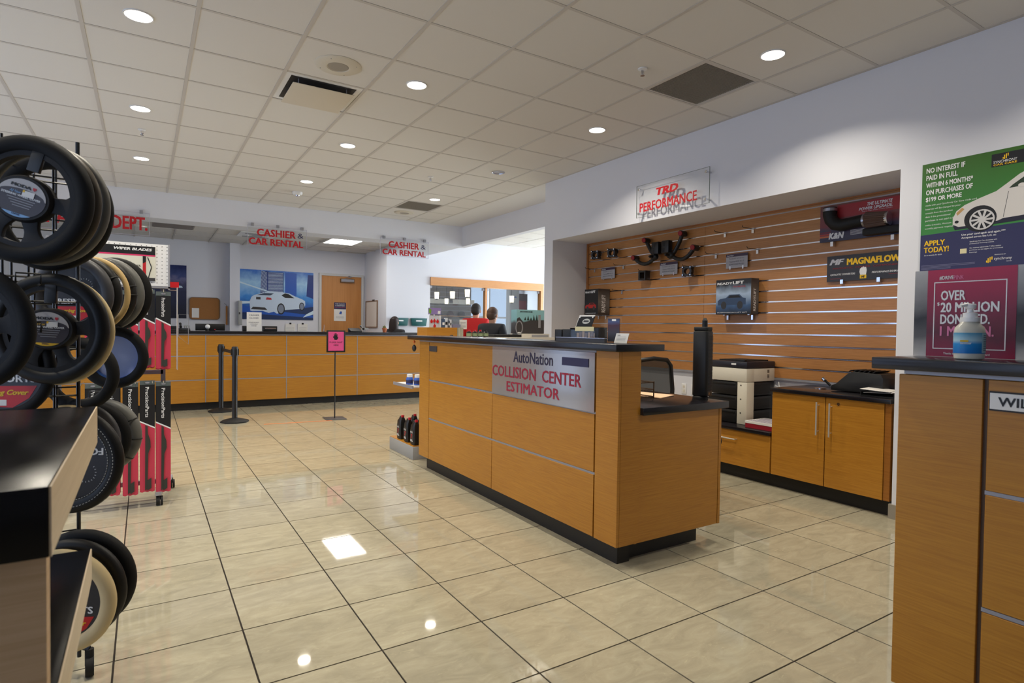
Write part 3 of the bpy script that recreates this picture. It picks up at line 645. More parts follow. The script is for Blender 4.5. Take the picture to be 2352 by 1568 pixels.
MB().lathe([(.020, .104), (.020, .116), (.015, .117), (.015, .128), (.007, .130), (.0055, .140)], Fs, 20).build('collar', M_white, t, world=False, smooth=True)
t.scale = (1.3, 1.3, 1.16)
MB().lathe([(.006, .138), (.011, .141), (.012, .150), (.010, .153)], Fs, 18).tube([(.0, 0, .148), (-.012, .0, .150), (-.027, -.002, .146)], [.006, .0055, .004], 10).build('pump_head', M_white, t, world=False, smooth=True)
# pink poster board
t = thing('donation_poster', 'crimson poster board with white and pink lettering standing on the right-hand counter', 'poster', (2.42, .7, 1.209))
F = FX(2.41)
MB().fb(F, -1.042, -.30, 1.2095, 1.519, -.004, 0).build('board', grad('poster_grey_photo', [(0, (200, 196, 192)), (.2, (90, 88, 88)), (.45, (40, 38, 40)), (.62, (120, 118, 118)), (1, (190, 188, 186))], 'Z', 0, .31), t)
MB().fb(F, -1.000, -.742, 1.210, 1.519, .0005, .001).build('crimson_panel', grad('poster_crimson', [(0, (150, 20, 60)), (.25, (96, 20, 40)), (.5, (130, 22, 56)), (1, (186, 34, 76))], 'Z', 0, .31), t)
fo = [(-.979, 1.237), (-.768, 1.237), (-.768, 1.475), (-.979, 1.475)]; fi = [(-.976, 1.240), (-.771, 1.240), (-.771, 1.472), (-.976, 1.472)]
MB().ring(F, fo, fi, .001, .0016).build('white_border', M_wh, t)
text('#DRIVE', F, -.963, -.920, 1.482, 1.496, M_wh, t, c=.0018, bold=.02); text('PINK', F, -.919, -.890, 1.482, 1.496, M_lpink, t, c=.0018, bold=0)
PB = M_wh
text('OVER', F, -.957, -.883, 1.409, 1.444, M_wh, t, c=.0018, bold=.03)
text('$', F, -.968, -.960, 1.390, 1.403, M_wh, t, c=.0018)
text('20 MILLION', F, -.957, -.787, 1.367, 1.402, M_wh, t, c=.0018, bold=.03)
text('DONATED.', F, -.957, -.812, 1.325, 1.360, M_wh, t, c=.0018, bold=.03)
text('1 MISSION.', F, -.957, -.800, 1.283, 1.318, M_lpink, t, c=.0018, bold=.03)
text('Thanks to you, we are moving forward', F, -.945, -.810, 1.216, 1.225, M_wh, t, c=.0018, bold=.01)
tag(MB().box(2.36, 2.60, -.3, 1.03, 1.2092, 1.2115).build('counter_sheet', M_paper), 'thin white sheet along the back of the right-hand counter top', 'paper sheet') if False else None
# green poster
t = thing('finance_poster', 'green and navy finance poster with a white car on the right wall', 'poster', (4.4, 1.5, 2.05))
F = FX(4.405)
MB().fb(F, -1.877, -1.16, 1.704, 2.415, 0, .004).build('sheet', grad('poster_green', [(0, (56, 132, 60)), (1, (56, 104, 26))], 'Z', -.1, .36), t)
MB().prism(F, [(-1.877, 1.704), (-1.16, 1.704), (-1.16, 1.965), (-1.877, 1.945)], .004, .0046).build('navy_band', M_navy, t)
gl = ['NO INTEREST IF', 'PAID IN FULL', 'WITHIN 6 MONTHS*', 'ON PURCHASES OF', '$199 OR MORE']
for s, w_, z in zip(gl, (.150, .123, .180, .180, .140), (2.352, 2.304, 2.256, 2.208, 2.160)):
    text(s, F, -1.852, -1.852+w_*1.44, z, z+.033, M_wh, t, c=.0052, bold=.028)
for k, s in enumerate(('made with your Synchrony Car Care credit card.', 'Interest will be charged to your', 'account from the purchase', 'date if the promotional', 'purchase is not paid in full', 'within 6 months. Minimum', 'monthly payments required.')):
    text(s, F, -1.852, -1.852+.0062*len(s), 2.132-.0255*k, None, M_wh, t, c=.0052, bold=0)
text('APPLY', F, -1.855, -1.735, 1.872, 1.906, M_yel, t, c=.0056, bold=.03); text('TODAY!', F, -1.855, -1.712, 1.826, 1.862, M_yel, t, c=.0056, bold=.03)
text('See an associate for details', F, -1.852, -1.75, 1.806, 1.815, M_wh, t, c=.0056, bold=0)
text('Use your card again and again.***', F, -1.645, -1.42, 1.912, None, M_wh, t, c=.0056, bold=.02)
text('Accepted across the U.S. at:', F, -1.645, -1.465, 1.893, None, M_wh, t, c=.0056, bold=.02)
text('Synchrony Car Care locations with', F, -1.60, -1.46, 1.868, None, M_wh, t, c=.0056, bold=.01); text('promotional financing available', F, -1.60, -1.475, 1.855, None, M_wh, t, c=.0056, bold=0)
text('Gas stations nationwide.** (Gas station', F, -1.60, -1.44, 1.828, None, M_wh, t, c=.0056, bold=.01); text('purchases are not eligible for promotional', F, -1.60, -1.43, 1.815, None, M_wh, t, c=.0056, bold=0); text('financing.)', F, -1.60, -1.56, 1.800, None, M_wh, t, c=.0056, bold=0)
MB().fb(F, -1.650, -1.615, 1.803, 1.833, .005, .0056).build('card_picture', P('card_cream', (224, 214, 170), .5), t)
MB().fb(F, -1.5, -1.16, 2.315, 2.392, .004, .0050).build('logo_panel', M_ink, t)
text('SYNCHRONY', F, -1.49, -1.375, 2.334, 2.350, M_wh, t, c=.0056, bold=0); text('CAR CARE', F, -1.49, -1.375, 2.319, 2.331, M_yel, t, c=.0056, bold=.02)
def logo_bars(F, a, b, s, par, c):
    m = MB()
    for i, (x, y0, y1) in enumerate(((0, 0, .35), (.22, -.1, .75), (.50, .0, .95), (.78, .45, 1.0))): m.prism(F, ell(0, 0, 1, 1, 4) and [(a+x*s, b+y0*s), (a+(x+.17)*s, b+y0*s), (a+(x+.17)*s, b+y1*s), (a+x*s, b+y1*s)], c, c+.0004)
    m.build('logo_bars', M_yel, par)
logo_bars(F, -1.445, 2.355, .03, t, .0052); logo_bars(F, -1.512, 1.735, .034, t, .0052)
text('synchrony', F, -1.472, -1.385, 1.742, 1.764, M_wh, t, c=.0056, bold=0); text('FINANCING BY', F, -1.470, -1.415, 1.776, 1.782, M_wh, t, c=.0056, bold=0); text('BANK', F, -1.41, -1.385, 1.733, 1.738, M_wh, t, c=.0056, bold=0)
m = MB()
for k in range(4): m.fb(F, -1.868, -1.57 if k < 2 else -1.70, 1.741-.008*k, 1.7435-.008*k, .0046, .005)
m.build('fine_print', P('print_grey_blue', (120, 120, 150), .5), t)
# white car on the green poster
def Q(pts, a0=-1.695, b0=1.975, sa=.62, sb=.36): return [(a0+x*sa, b0+y*sb) for x, y in pts]
body = Q([(0, .05), (.0, .16), (.03, .28), (.10, .37), (.22, .45), (.36, .53), (.44, .63), (.54, .76), (.64, .84), (.78, .88), (.863, .88), (.863, .10), (.42, .06), (.38, .03), (.17, .0), (.05, .0)])
MB().prism(F, body, .0048, .0054).build('car_body', P('car_white', (214, 210, 206), .4), t)
MB().prism(F, Q([(.02, -.05), (.863, .02), (.863, .12), (.0, .03)]), .0046, .005).build('car_shadow', P('print_dark', (26, 26, 48), .5), t)
MB().prism(F, Q([(.46, .55), (.49, .60), (.58, .71), (.70, .79), (.86, .80), (.86, .62), (.60, .56)]), .0054, .0057).build('car_window', P('print_glass', (40, 56, 36), .4), t)
MB().prism(F, Q(ell(.235, .10, .135, .225)), .0054, .0057).build('wheel_arch', M_ink, t)
MB().prism(F, Q(ell(.25, .08, .105, .175)), .0057, .006).build('wheel_rim', P('print_silver', (206, 204, 204), .4), t)
m = MB()
for k in range(10):
    a = 2*PI*(k+.5)/10; m.prism(F, Q([(.25+.03*math.cos(a-.1), .08+.05*math.sin(a-.1)), (.25+.092*math.cos(a-.2), .08+.153*math.sin(a-.2)), (.25+.092*math.cos(a+.2), .08+.153*math.sin(a+.2))]), .006, .0062)
m.build('rim_openings', M_ink, t)
MB().prism(F, Q([(.04, .20), (.10, .30), (.08, .33), (.03, .25)]), .0054, .0058).build('head_lamp', P('print_amber', (190, 150, 90), .4), t)
MB().prism(F, Q(ell(.035, .09, .018, .025)), .0054, .0058).build('fog_lamp', M_ink, t)
MB().prism(F, Q(ell(.56, .57, .03, .035)), .0057, .0062).build('mirror', P('car_white', (0, 0, 0)), t)
MB().prism(F, Q([(.42, .08), (.424, .08), (.46, .5), (.456, .5)]), .0054, .0057).build('door_line', M_dgrey, t)
# performance sign on standoffs
t = thing('performance_sign', 'clear acrylic sign with red lettering above the alcove', 'sign', (4.35, 4.05, 2.62))
F = FX(4.352)
MB().fb(F, -4.512, -3.580, 2.455, 2.785, 0, .006).build('acrylic_panel', M_acry, t)
m = MB()
for a0, a1, b0, b1 in ((-4.512, -3.58, 2.455, 2.457), (-4.512, -3.58, 2.783, 2.785), (-4.512, -4.510, 2.455, 2.785), (-3.582, -3.58, 2.455, 2.785)): m.fb(F, a0, a1, b0, b1, -.0005, .0065)
m.build('panel_edge', P('acrylic_edge', (120, 128, 124), .2), t)
text('TRD', F, -4.235, -3.945, 2.640, 2.715, M_red, t, c=.0072, bold=.05, shear=.18)
text('PERFORMANCE', F, -4.462, -3.720, 2.505, 2.600, M_red, t, c=.0072, bold=.025)
for a in (-4.475, -3.617):
    for b in (2.495, 2.745): MB().lathe([(.009, -.058), (.009, 0)], Fr(F.p(a, b), F.u, F.v), 12).lathe([(.013, .006), (.013, .014), (.010, .016)], Fr(F.p(a, b), F.u, F.v), 14).build('standoff', M_chrome, t)

# ------------------------------------------------------------------ things on the slatwall
def hook(y, z, L_=.15, lab=None):
    t = thing('display_hook', lab, 'hook', (4.98, y, z), group='chrome hooks on the slat wall')
    MB().box(4.963, 4.972, y-.012, y+.012, z-.045, z+.005).build('hook_plate', M_chrome, t)
    MB().tube([(4.965, y, z-.004), (4.965-L_, y, z-.004), (4.965-L_-.01, y, z+.012)], .003, 8).build('prong', M_bm, t)
hk = [(5.90, 2.08, 'chrome hook in the upper left, left of the small grey card'), (5.36, 2.08, 'chrome hook just right of the small left grey card'), (5.38, 1.776, 'chrome hook beside the left boxed kit'), (3.885, 2.284, 'empty chrome hook right of the black control arms, upper row left'), (3.565, 2.284, 'empty chrome hook in the upper row right'), (3.99, 2.08, 'empty chrome hook left of the right grey card'), (3.51, 2.08, 'empty chrome hook right of the right grey card'),
      (5.78, 2.284, 'hook holding the leftmost black spacer ring'), (5.47, 2.284, 'hook holding the second black spacer ring'), (4.94, 1.98, 'hook holding the square black spacer'), (4.29, 1.98, 'hook holding the black clamp right of the middle card')]
for y, z, lab in hk: hook(y, z, .15, lab)
def info_card(y0, y1, z0, z1, lab):
    t = thing('info_card', lab, 'card', (4.96, (y0+y1)/2, z0)); F = FX(4.955)
    MB().fb(F, -y1, -y0, z0, z1, 0, .002).build('card', P('card_grey', (178, 176, 180), .4), t)
    MB().fb(F, -y1, -y0, z1-.028, z1, .002, .0025).build('header_band', P('card_plum', (60, 40, 66), .4), t)
    wd = y1-y0
    text('AutoGear', F, -y1+.01, -y1+.09, z1-.022, z1-.008, M_wh, t, c=.003, bold=.01, shear=.2)
    for k, s in enumerate(('ReadyLIFT 2.0" Lift Kit', 'Tacoma 4WD 05-15', '$299.99 INSTALLED')): text(s, F, -y1+.04, -y0-.04, z1-.055-.028*k, z1-.04-.028*k, M_dgrey, t, c=.003, bold=0)
    for a in (-y1+.05, -y0-.05): MB().fb(F, a-.008, a+.008, z0-.012, z0+.02, .001, .006).build('clip', M_chrome, t)
info_card(5.499, 5.755, 1.935, 2.071, 'small grey price card at the left of the slat wall')
info_card(4.489, 4.747, 1.915, 2.052, 'grey price card under the black control arms')
info_card(3.606, 3.854, 1.918, 2.058, 'grey price card right of the panel seam')
def spacer(y, z, lab, kind):
    t = thing('spacer_ring' if kind != 2 else 'spacer_block', lab, 'car part', (4.9, y, z))
    if kind == 2:
        F = FX(4.86)
        MB().ring(F, [(-y+a*.058, z+b*.055) for a, b in ((-1, -1), (1, -1), (1, 1), (-1, 1))]*1, [(-y+a*.036, z+b*.034) for a, b in ((-1, -1), (1, -1), (1, 1), (-1, 1))], -.08, 0).build('block', M_bp, t, bev=.006)
    else:
        F = Fr((4.89, y, z), (.35, -.94, 0), (0, 0, 1))
        MB().ring(F, ell(0, 0, .052, .052, 24), ell(0, 0, .032, .032, 24), -.035, .035).build('ring', M_bp, t)
        for k in range(4):
            a = PI/4+k*PI/2; MB().box(0, 0, 0, 0, 0, 0) if False else None
            c = F.p(.058*math.cos(a), .058*math.sin(a)); MB().lathe([(.014, -.04), (.014, .04)], Fr(c, F.u, F.v), 12).build('ear', M_bp, t)
            MB().lathe([(.007, .04), (.007, .05)], Fr(c, F.u, F.v), 6).build('bolt', M_chrome, t)
spacer(5.79, 2.243, 'leftmost black spacer ring on the slat wall', 1)
spacer(5.48, 2.236, 'second black spacer ring from the left on the slat wall', 1)
spacer(4.94, 1.922, 'square hollow black spacer left of the middle price card', 2)
spacer(4.287, 1.921, 'black round clamp right of the middle price card', 1)
def arm(s, P0, P1, P2, P3, lab):
    t = thing('control_arm', lab, 'car part', (4.9, P0[0], P0[1])); X_ = 4.91
    def curve(A, B, C, n=9): return [((1-u)**2*A[0]+2*u*(1-u)*B[0]+u*u*C[0], (1-u)**2*A[1]+2*u*(1-u)*B[1]+u*u*C[1]) for u in [i/(n-1) for i in range(n)]]
    up_ = curve(P1, ((P1[0]+P0[0])/2, P0[1]+.06), P0); lo = curve(P2, P3, P0)
    MB().tube([(X_, y, z) for y, z in up_], .022, 12).build('upper_tube', M_bp, t, smooth=True)
    MB().tube([(X_-.01, y, z) for y, z in lo], .022, 12).build('lower_tube', M_bp, t, smooth=True)
    MB().ball((X_-.02, P0[0], P0[1]), (.04, .05, .04)).lathe([(.018, 0), (.018, .06), (.01, .08)], Fr((X_-.03, P0[0], P0[1]), (0, -1, 0), (0, 0, 1)), 12).build('ball_joint', M_bp, t, smooth=True)
    for p in (P1, P2):
        MB().lathe([(.034, -.035), (.034, .035)], Fr((X_, p[0], p[1]), (0, -.9, .1), (0, .3, 1)), 18).build('bushing_sleeve', M_bp, t, smooth=True)
        MB().lathe([(.027, .034), (.027, .046)], Fr((X_, p[0], p[1]), (0, -.9, .1), (0, .3, 1)), 18).build('bushing', P('bushing_red', (150, 24, 28), .5), t)
arm(1, (4.77, 2.12), (4.925, 2.325), (5.10, 2.14), (4.93, 1.98), 'black control arm with red bushings, left one of the pair')
arm(-1, (4.53, 2.115), (4.385, 2.335), (4.215, 2.165), (4.35, 1.98), 'black control arm with red bushings, right one of the pair')
t = thing('bracket_pair', 'two black square brackets mounted between the control arms', 'car part', (4.9, 4.65, 2.215))
for y in (4.745, 4.595):
    F = FX(4.86); b = MB().fb(F, -y-.055, -y+.055, 2.145, 2.285, -.07, 0).build('bracket', M_bp, t, bev=.012)
    MB().fb(F, -y-.03, -y-.005, 2.16, 2.2, 0, .002).fb(F, -y-.03, -y-.005, 2.22, 2.26, 0, .002).build('recess', M_bm, b)
def kit_box(y0, y1, z0, z1, xd, lab, carc, side):
    t = thing('lift_kit_box', lab, 'box', (4.9, (y0+y1)/2, z0)); F = FX(4.965-xd)
    MB().box(4.965-xd, 4.965, y0, y1, z0, z1).build('carton', P('carton_side', (96, 88, 84), .4), t, bev=.002)
    MB().fb(F, -y1+.001, -y0-.001, z0+.001, z1-.001, .0005, .001).build('front_print', M_ink if side else grad('box_silver_blue', [(0, (20, 22, 30)), (.25, (60, 90, 130)), (.6, (170, 190, 214)), (.85, (40, 40, 46)), (1, (24, 22, 24))], 'Z', 0, z1-z0), t)
    text('READY', F, -y1+.015, -y1+(y1-y0)*.48, z1-.050, z1-.028, M_wh, t, c=.0016, bold=.03); text('LIFT', F, -y1+(y1-y0)*.49, -y1+(y1-y0)*.80, z1-.050, z1-.022, M_wh, t, c=.0016, bold=.04)
    W = y1-y0; a0 = -y1+W*.06; s = W*.8; zb = z0+.07
    pts = [(0, .1), (0, .32), (.08, .42), (.30, .46), (.42, .62), (.78, .62), (.9, .45), (1, .42), (1, .12)]
    MB().prism(F, [(a0+x*s, zb+y*s*.62) for x, y in pts], .001, .0014).build('truck_picture', P(carc[0], carc[1], .4), t)
    MB().prism(F, [(a0+x*s, zb+y*s*.62) for x, y in ((.36, .46), (.45, .58), (.75, .58), (.84, .46))], .0014, .0016).build('truck_window', M_ink, t)
    for q in (.22, .8): MB().prism(F, ell(a0+q*s, zb+.1*s*.62, .1*s, .12*s), .0014, .0017).build('truck_wheel', P('print_tyre', (50, 50, 54), .5), t)
    text('SUSPENSION LIFT KIT', F, -y1+.02, -y0-.04, z0+.014, z0+.024, M_wh, t, c=.0016, bold=0)
    text('TOYOTA', F, -y1+W*.5, -y1+W*.85, z1-.082, z1-.068, M_redp, t, c=.0016, bold=.02) if not side else None
    # side that faces the camera (normal -Y)
    G_ = Fr((4.965-xd, y0, 0), (1, 0, 0), (0, 0, 1))
    MB().fb(G_, .001, xd-.001, z0+.001, z1-.001, .0005, .001).build('side_print', grad('box_side_%d' % side, [(0, (60, 56, 54)), (.5, (120, 116, 112)), (1, (54, 46, 44))], 'Z', 0, z1-z0), t)
    H = Fr((4.965-xd, y0, 0), (0, 0, 1), (-1, 0, 0))
    text('READYLIFT', H, z0+.03, z0+.25, -xd*.62, -xd*.30, M_wh, t, c=.0016, bold=.03)
    for y in (y0+.06, y1-.06): MB().box(4.90, 4.972, y-.01, y+.01, z0-.006, z0-.001).box(4.955, 4.972, y-.01, y+.01, z0-.05, z0-.005).build('bracket', M_chrome, t)
kit_box(5.60, 5.86, 1.475, 1.80, .19, 'black boxed lift kit with a red truck at the left of the slat wall', ('truck_red', (176, 34, 30)), 1)
kit_box(3.485, 3.885, 1.455, 1.798, .115, 'silver-blue boxed lift kit with a dark truck in the middle of the slat wall', ('truck_grey', (50, 70, 100)), 0)
# intake display board
t = thing('intake_display', 'air intake display board with black pipe and filter, upper right slat wall', 'display board', (4.93, 2.5, 2.05))
F = FX(4.945)
MB().fb(F, -2.887, -2.04, 2.062, 2.372, -.006, 0).build('board', grad('intake_board', [(0, (50, 50, 76)), (.35, (70, 60, 84)), (.5, (130, 54, 60)), (1, (120, 70, 60))], 'Z', 0, .31), t)
MB().fb(F, -2.74, -2.04, 2.255, 2.36, .0005, .0015).build('red_panel', P('intake_red', (168, 36, 40), .4), t)
text('THE ULTIMATE', F, -2.50, -2.31, 2.318, 2.345, M_wh, t, c=.0022, bold=.03, shear=.25); text('POWER UPGRADE.', F, -2.565, -2.31, 2.286, 2.311, M_wh, t, c=.0022, bold=.03, shear=.25); text('Get a High-Flow Intake System', F, -2.54, -2.31, 2.272, 2.280, M_wh, t, c=.0022, bold=0)
text('K&N', F, -2.81, -2.68, 2.082, 2.135, M_wh, t, c=.0012, bold=.05, shear=.2)
for k, c in enumerate(((206, 110, 60), (180, 60, 50), (120, 36, 60))): MB().prism(F, [(-2.887, 2.10+.018*k), (-2.80, 2.10+.018*k), (-2.79, 2.114+.018*k), (-2.887, 2.114+.018*k)], .0004, .001).build('stripe', P('stripe_%d' % k, c, .4), t)
m = MB()
for k in range(5): m.fb(F, -2.63, -2.52, 2.137-.009*k, 2.140-.009*k, .0004, .001)
m.build('fine_print', M_wh, t)
pp = [(-2.80, 2.33), (-2.80, 2.27), (-2.785, 2.225), (-2.75, 2.185), (-2.70, 2.17), (-2.62, 2.178), (-2.50, 2.19)]
MB().tube([F.p(a+.02, b+.012, .045) for a, b in pp], [.052, .053, .053, .052, .050, .047, .045], 16).build('intake_pipe', M_bm, t, smooth=True)
MB().lathe([(.056, -.012), (.056, .012)], Fr(F.p(-2.78, 2.322, .045), F.u, F.n), 24).lathe([(.054, -.01), (.054, .01)], Fr(F.p(-2.487, 2.192, .05), F.v, F.n), 24).build('clamp', M_alu, t)
ff = MB(); A = Vector(F.p(-2.475, 2.192, .05)); B = Vector(F.p(-2.31, 2.185, .05))
n = 44; V = []
for e, (Pn, rr) in enumerate(((A, .068), (B, .052))):
    for k in range(n):
        a = 2*PI*k/n; q = rr*(1 if k % 2 else .9); V.append(Pn+F.v*math.cos(a)*q+F.n*math.sin(a)*q)
ff.add(V, [(k, (k+1) % n, n+(k+1) % n, n+k) for k in range(n)]+[tuple(range(n)), tuple(range(n, 2*n))]); ff.build('filter_cone', P('filter_pleats', (96, 72, 60), .7), t)
MB().lathe([(.052, -.004), (.055, .0), (.05, .02), (.02, .026)], Fr(B, -F.v, F.n), 24).build('filter_cap', M_chrome, t)
MB().box(4.87, 4.94, 2.04, 2.50, 2.07, 2.125).build('heat_shield', M_bm, t, bev=.01)
for y in (2.775, 2.30): MB().box(4.93, 4.972, y-.012, y+.012, 2.02, 2.06).build('bracket', M_chrome, t)
t = thing('exhaust_banner', 'dark exhaust banner with yellow lettering on the right of the slat wall', 'sign', (4.96, 2.5, 1.72))
F = FX(4.955)
MB().fb(F, -2.822, -2.04, 1.722, 1.938, 0, .003).build('board', P('banner_charcoal', (46, 44, 48), .35), t)
text('MF', F, -2.80, -2.675, 1.862, 1.910, P('banner_silver', (190, 190, 196), .3), t, c=.0042, bold=.05, shear=.35)
text('MAGNAFLOW', F, -2.655, -2.245, 1.853, 1.908, M_yel, t, c=.0042, bold=.05)
text('MAGNETIC  POWER  COMPONENTS', F, -2.77, -2.22, 1.824, 1.838, P('banner_red', (140, 24, 26), .4), t, c=.0042, bold=.01)
text('CATALYTIC CONVERTERS', F, -2.79, -2.585, 1.772, 1.787, M_wh, t, c=.0042, bold=.02, shear=.2); text('PERFORMANCE EXHAUST', F, -2.455, -2.24, 1.772, 1.787, M_wh, t, c=.0042, bold=.02, shear=.2)
MB().prism(F, [(-2.545, 1.765), (-2.50, 1.765), (-2.495, 1.80), (-2.50, 1.825), (-2.525, 1.835), (-2.548, 1.815), (-2.552, 1.79)], .003, .0036).build('fist_emblem', M_wh, t)
MB().fb(F, -2.548, -2.497, 1.735, 1.764, .003, .0036).build('emblem_cuff', M_yel, t); text('MF', F, -2.535, -2.51, 1.74, 1.758, M_ink, t, c=.0042, bold=.05)
m = MB().fb(F, -2.79, -2.70, 1.743, 1.746, .003, .0035).fb(F, -2.33, -2.22, 1.757, 1.760, .003, .0035); m.build('red_rule', P('banner_red', (0, 0, 0)), t)
for y in (2.69, 2.40): MB().box(4.94, 4.972, y-.012, y+.012, 1.70, 1.735).build('clip', M_chrome, t)

# ------------------------------------------------------------------ things on and behind the estimator counter
t = thing('tower_fan', 'black tower fan standing on the lower desk worktop', 'fan', (2.955, 2.47, .865), rz=.25)
q = Fr((0, 0, 0), (1, 0, 0), (0, 1, 0))
sh = [(-.034, -.06), (.034, -.06), (.044, -.045), (.044, .03), (.03, .042), (-.03, .042), (-.044, .03), (-.044, -.045)]
MB().lathe([(.048, 0), (.048, .012), (.04, .02)], q, 28).build('base', M_bm, t, world=False)
MB().prism(q, sh, .02, .425).build('housing', M_bp, t, world=False, bev=.008)
MB().prism(q, [(a*.94, b*.94) for a, b in sh], .425, .450).build('top_cap', M_bm, t, world=False, bev=.006)
G_ = Fr((0, -.0605, 0), (1, 0, 0), (0, 0, 1))
for k in range(46): MB().fb(G_, -.028, .03, .055+.0075*k, .0582+.0075*k, 0, .003).build('louvre', M_bm, t, world=False)
MB().tube([(0, -.02, .44), (0, -.02, .49), (0, -.02, .505)], [.017, .016, .008], 14).build('handle', M_bp, t, world=False)
MB().fb(G_, -.018, -.008, .03, .045, 0, .002).build('button', M_chrome, t, world=False)
# mesh office chair
t = thing('office_chair', 'black mesh-backed office chair behind the estimator counter', 'chair', (3.50, 3.13, 0), rz=-.05)
L = lambda m, n, mt, p=t, **k: m.build(n, mt, p, world=False, **k)
hub = MB().lathe([(.03, .07), (.035, .10), (.022, .12), (.022, .40)], q, 16); L(hub, 'gas_lift', M_bm, smooth=True)
for k in range(5):
    a = 2*PI*k/5; c, s_ = math.cos(a), math.sin(a)
    lg = L(MB().tube([(0, 0, .10), (.15*c, .15*s_, .085), (.29*c, .29*s_, .07)], [.026, .02, .015], 8), 'leg', M_bp, smooth=True)
    L(MB().lathe([(.026, -.02), (.026, .02)], Fr((.29*c, .29*s_, .026), (c, s_, 0), (0, 0, 1)), 14), 'caster', M_rub, lg)
L(MB().box(-.24, .24, -.23, .24, .42, .49), 'seat', P('seat_fabric', (30, 30, 32), .9), bev=.03, seg=3)
L(MB().tube([(0, .16, .40), (0, .27, .42), (0, .31, .55), (0, .29, .70)], .018, 8), 'back_post', M_bp, smooth=True)
fr_ = [(-.17, .265, .62), (-.20, .285, .80), (-.19, .30, 1.0), (-.15, .30, 1.045), (0, .29, 1.06), (.15, .30, 1.045), (.19, .30, 1.0), (.20, .285, .80), (.17, .265, .62), (0, .26, .60)]
L(MB().tube([(a*1.05, b, c) for a, b, c in fr_], .018, 10, closed=True), 'back_frame', M_bp, smooth=True)
mm = MB()
mesh_m = bpy.data.materials.new('chair_mesh'); mesh_m.use_nodes = True; nt = mesh_m.node_tree; b_ = nt.nodes['Principled BSDF']; b_.inputs['Base Color'].default_value = (.012, .014, .014, 1); b_.inputs['Roughness'].default_value = .8; b_.inputs['Alpha'].default_value = .86
for i in range(8):
    for j in range(8):
        pass
n = 9; V = []
for j in range(n):
    z = .61+(1.045-.61)*j/(n-1); hw = .18+.02*math.sin(PI*min(1, j/(n-1)*1.1)); yb = .262+.036*j/(n-1)
    for i in range(n): u = -1+2*i/(n-1); V.append((hw*u, yb-.02*(1-u*u), z))
mm.add(V, [(j*n+i, j*n+i+1, (j+1)*n+i+1, (j+1)*n+i) for j in range(n-1) for i in range(n-1)]); L(mm, 'mesh_back', mesh_m, smooth=True)
for s_ in (-1, 1): L(MB().tube([(s_*.24, .1, .44), (s_*.28, .08, .5), (s_*.28, .05, .64)], .013, 8).box(s_*.28-.035, s_*.28+.035, -.12, .12, .64, .665), 'armrest', M_bp, smooth=False)
# desk things
t = thing('letter_tray', 'brown wire letter tray on the lower desk worktop', 'tray', (2.60, 2.72, .865))
wr_ = P('bronze_wire', (88, 66, 48), .4, metal=.3)
for z in (.875, .92, .965):
    MB().tube([(2.48, 2.62, z), (2.70, 2.62, z), (2.70, 2.92, z), (2.48, 2.92, z)], .004, 6, closed=True).build('tray_rim', wr_, t)
    m = MB()
    for k in range(9): m.tube([(2.485+.026*k, 2.62, z-.005), (2.485+.026*k, 2.92, z-.005)], .0015, 5)
    m.build('tray_wires', wr_, t)
for x in (2.48, 2.70):
    for y in (2.62, 2.92): MB().tube([(x, y, .866), (x, y, .97)], .004, 6).build('post', wr_, t)
tag(MB().prism(FZ, [(2.72, 2.58), (2.93, 2.66), (2.86, 2.93), (2.65, 2.85)], .8655, .870).build('peach_paper_stack', M_peach), 'peach coloured papers lying on the lower desk worktop', 'paper')
# on the raised top
t = thing('soundbar_board', 'low dark board with a silver edge on the near end of the raised countertop', 'board', (2.21, 2.76, 1.213), rz=0)
MB().prism(FZ, [(2.175, 2.945), (2.235, 2.560), (2.255, 2.562), (2.195, 2.948)], 1.213, 1.238).build('board', M_dgrey, t)
MB().prism(FZ, [(2.173, 2.947), (2.233, 2.558), (2.257, 2.561), (2.197, 2.950)], 1.238, 1.241).build('silver_edge', M_alu, t)
t = thing('brochure_holder', 'black brochure holder with compartments on the raised countertop', 'brochure holder', (2.36, 3.0, 1.213), rz=0)
F = Fr((2.30, 3.13, 1.213), (.22, -1, 0), (0, 0, 1))
MB().fb(F, 0, .06, 0, .075, -.07, 0).fb(F, .068, .13, 0, .077, -.07, 0).build('compartment', M_bp, t, bev=.003)
MB().fb(F, .13, .36, 0, .012, -.09, 0).fb(F, .13, .36, .012, .09, -.09, -.085).fb(F, .13, .135, .012, .085, -.085, 0).fb(F, .33, .36, .012, .085, -.085, 0).build('back_tray', M_bp, t)
MB().fb(F, .135, .33, .012, .075, -.004, 0).build('clear_front', M_acry, t)
for k in range(7): tag(MB().fb(F, .15+.026*k, .166+.026*k, .013, .055+.004*(k % 3), -.05+.004*k, -.045+.004*k).build('business_card', P('card_tan_%d' % (k % 2), ((168, 140, 110), (110, 90, 80))[k % 2], .5)), 'small tan card, %s from the left in the clear pocket of the brochure holder' % ('first', 'second', 'third', 'fourth', 'fifth', 'sixth', 'seventh')[k], 'card', 'cards in the brochure holder')
tag(MB().fb(F, .175, .325, .066, .094, .001, .003).build('yellow_note', P('note_cream', (222, 214, 170), .6)), 'pale yellow note on the front of the brochure holder', 'note')
t = thing('brochure', 'black leaning brochure with an oval emblem above the brochure holder', 'brochure', (2.38, 2.98, 1.3))
G_ = Fr(F.p(.14, .08, -.045), (.22, -1, 0), (.12, -.35, .93))
MB().fb(G_, 0, .125, 0, .085, 0, .003).build('cover', M_bm, t); MB().fb(G_, -.006, .119, .004, .095, -.004, -.001).build('back_sheet', M_paper, t)
MB().prism(G_, ell(.068, .052, .03, .018), .003, .0036).build('oval_emblem', P('emblem_silver', (190, 190, 186), .4), t); MB().prism(G_, [(.045, .048), (.09, .048), (.086, .058), (.049, .058)], .0036, .004).build('emblem_bar', M_ink, t)
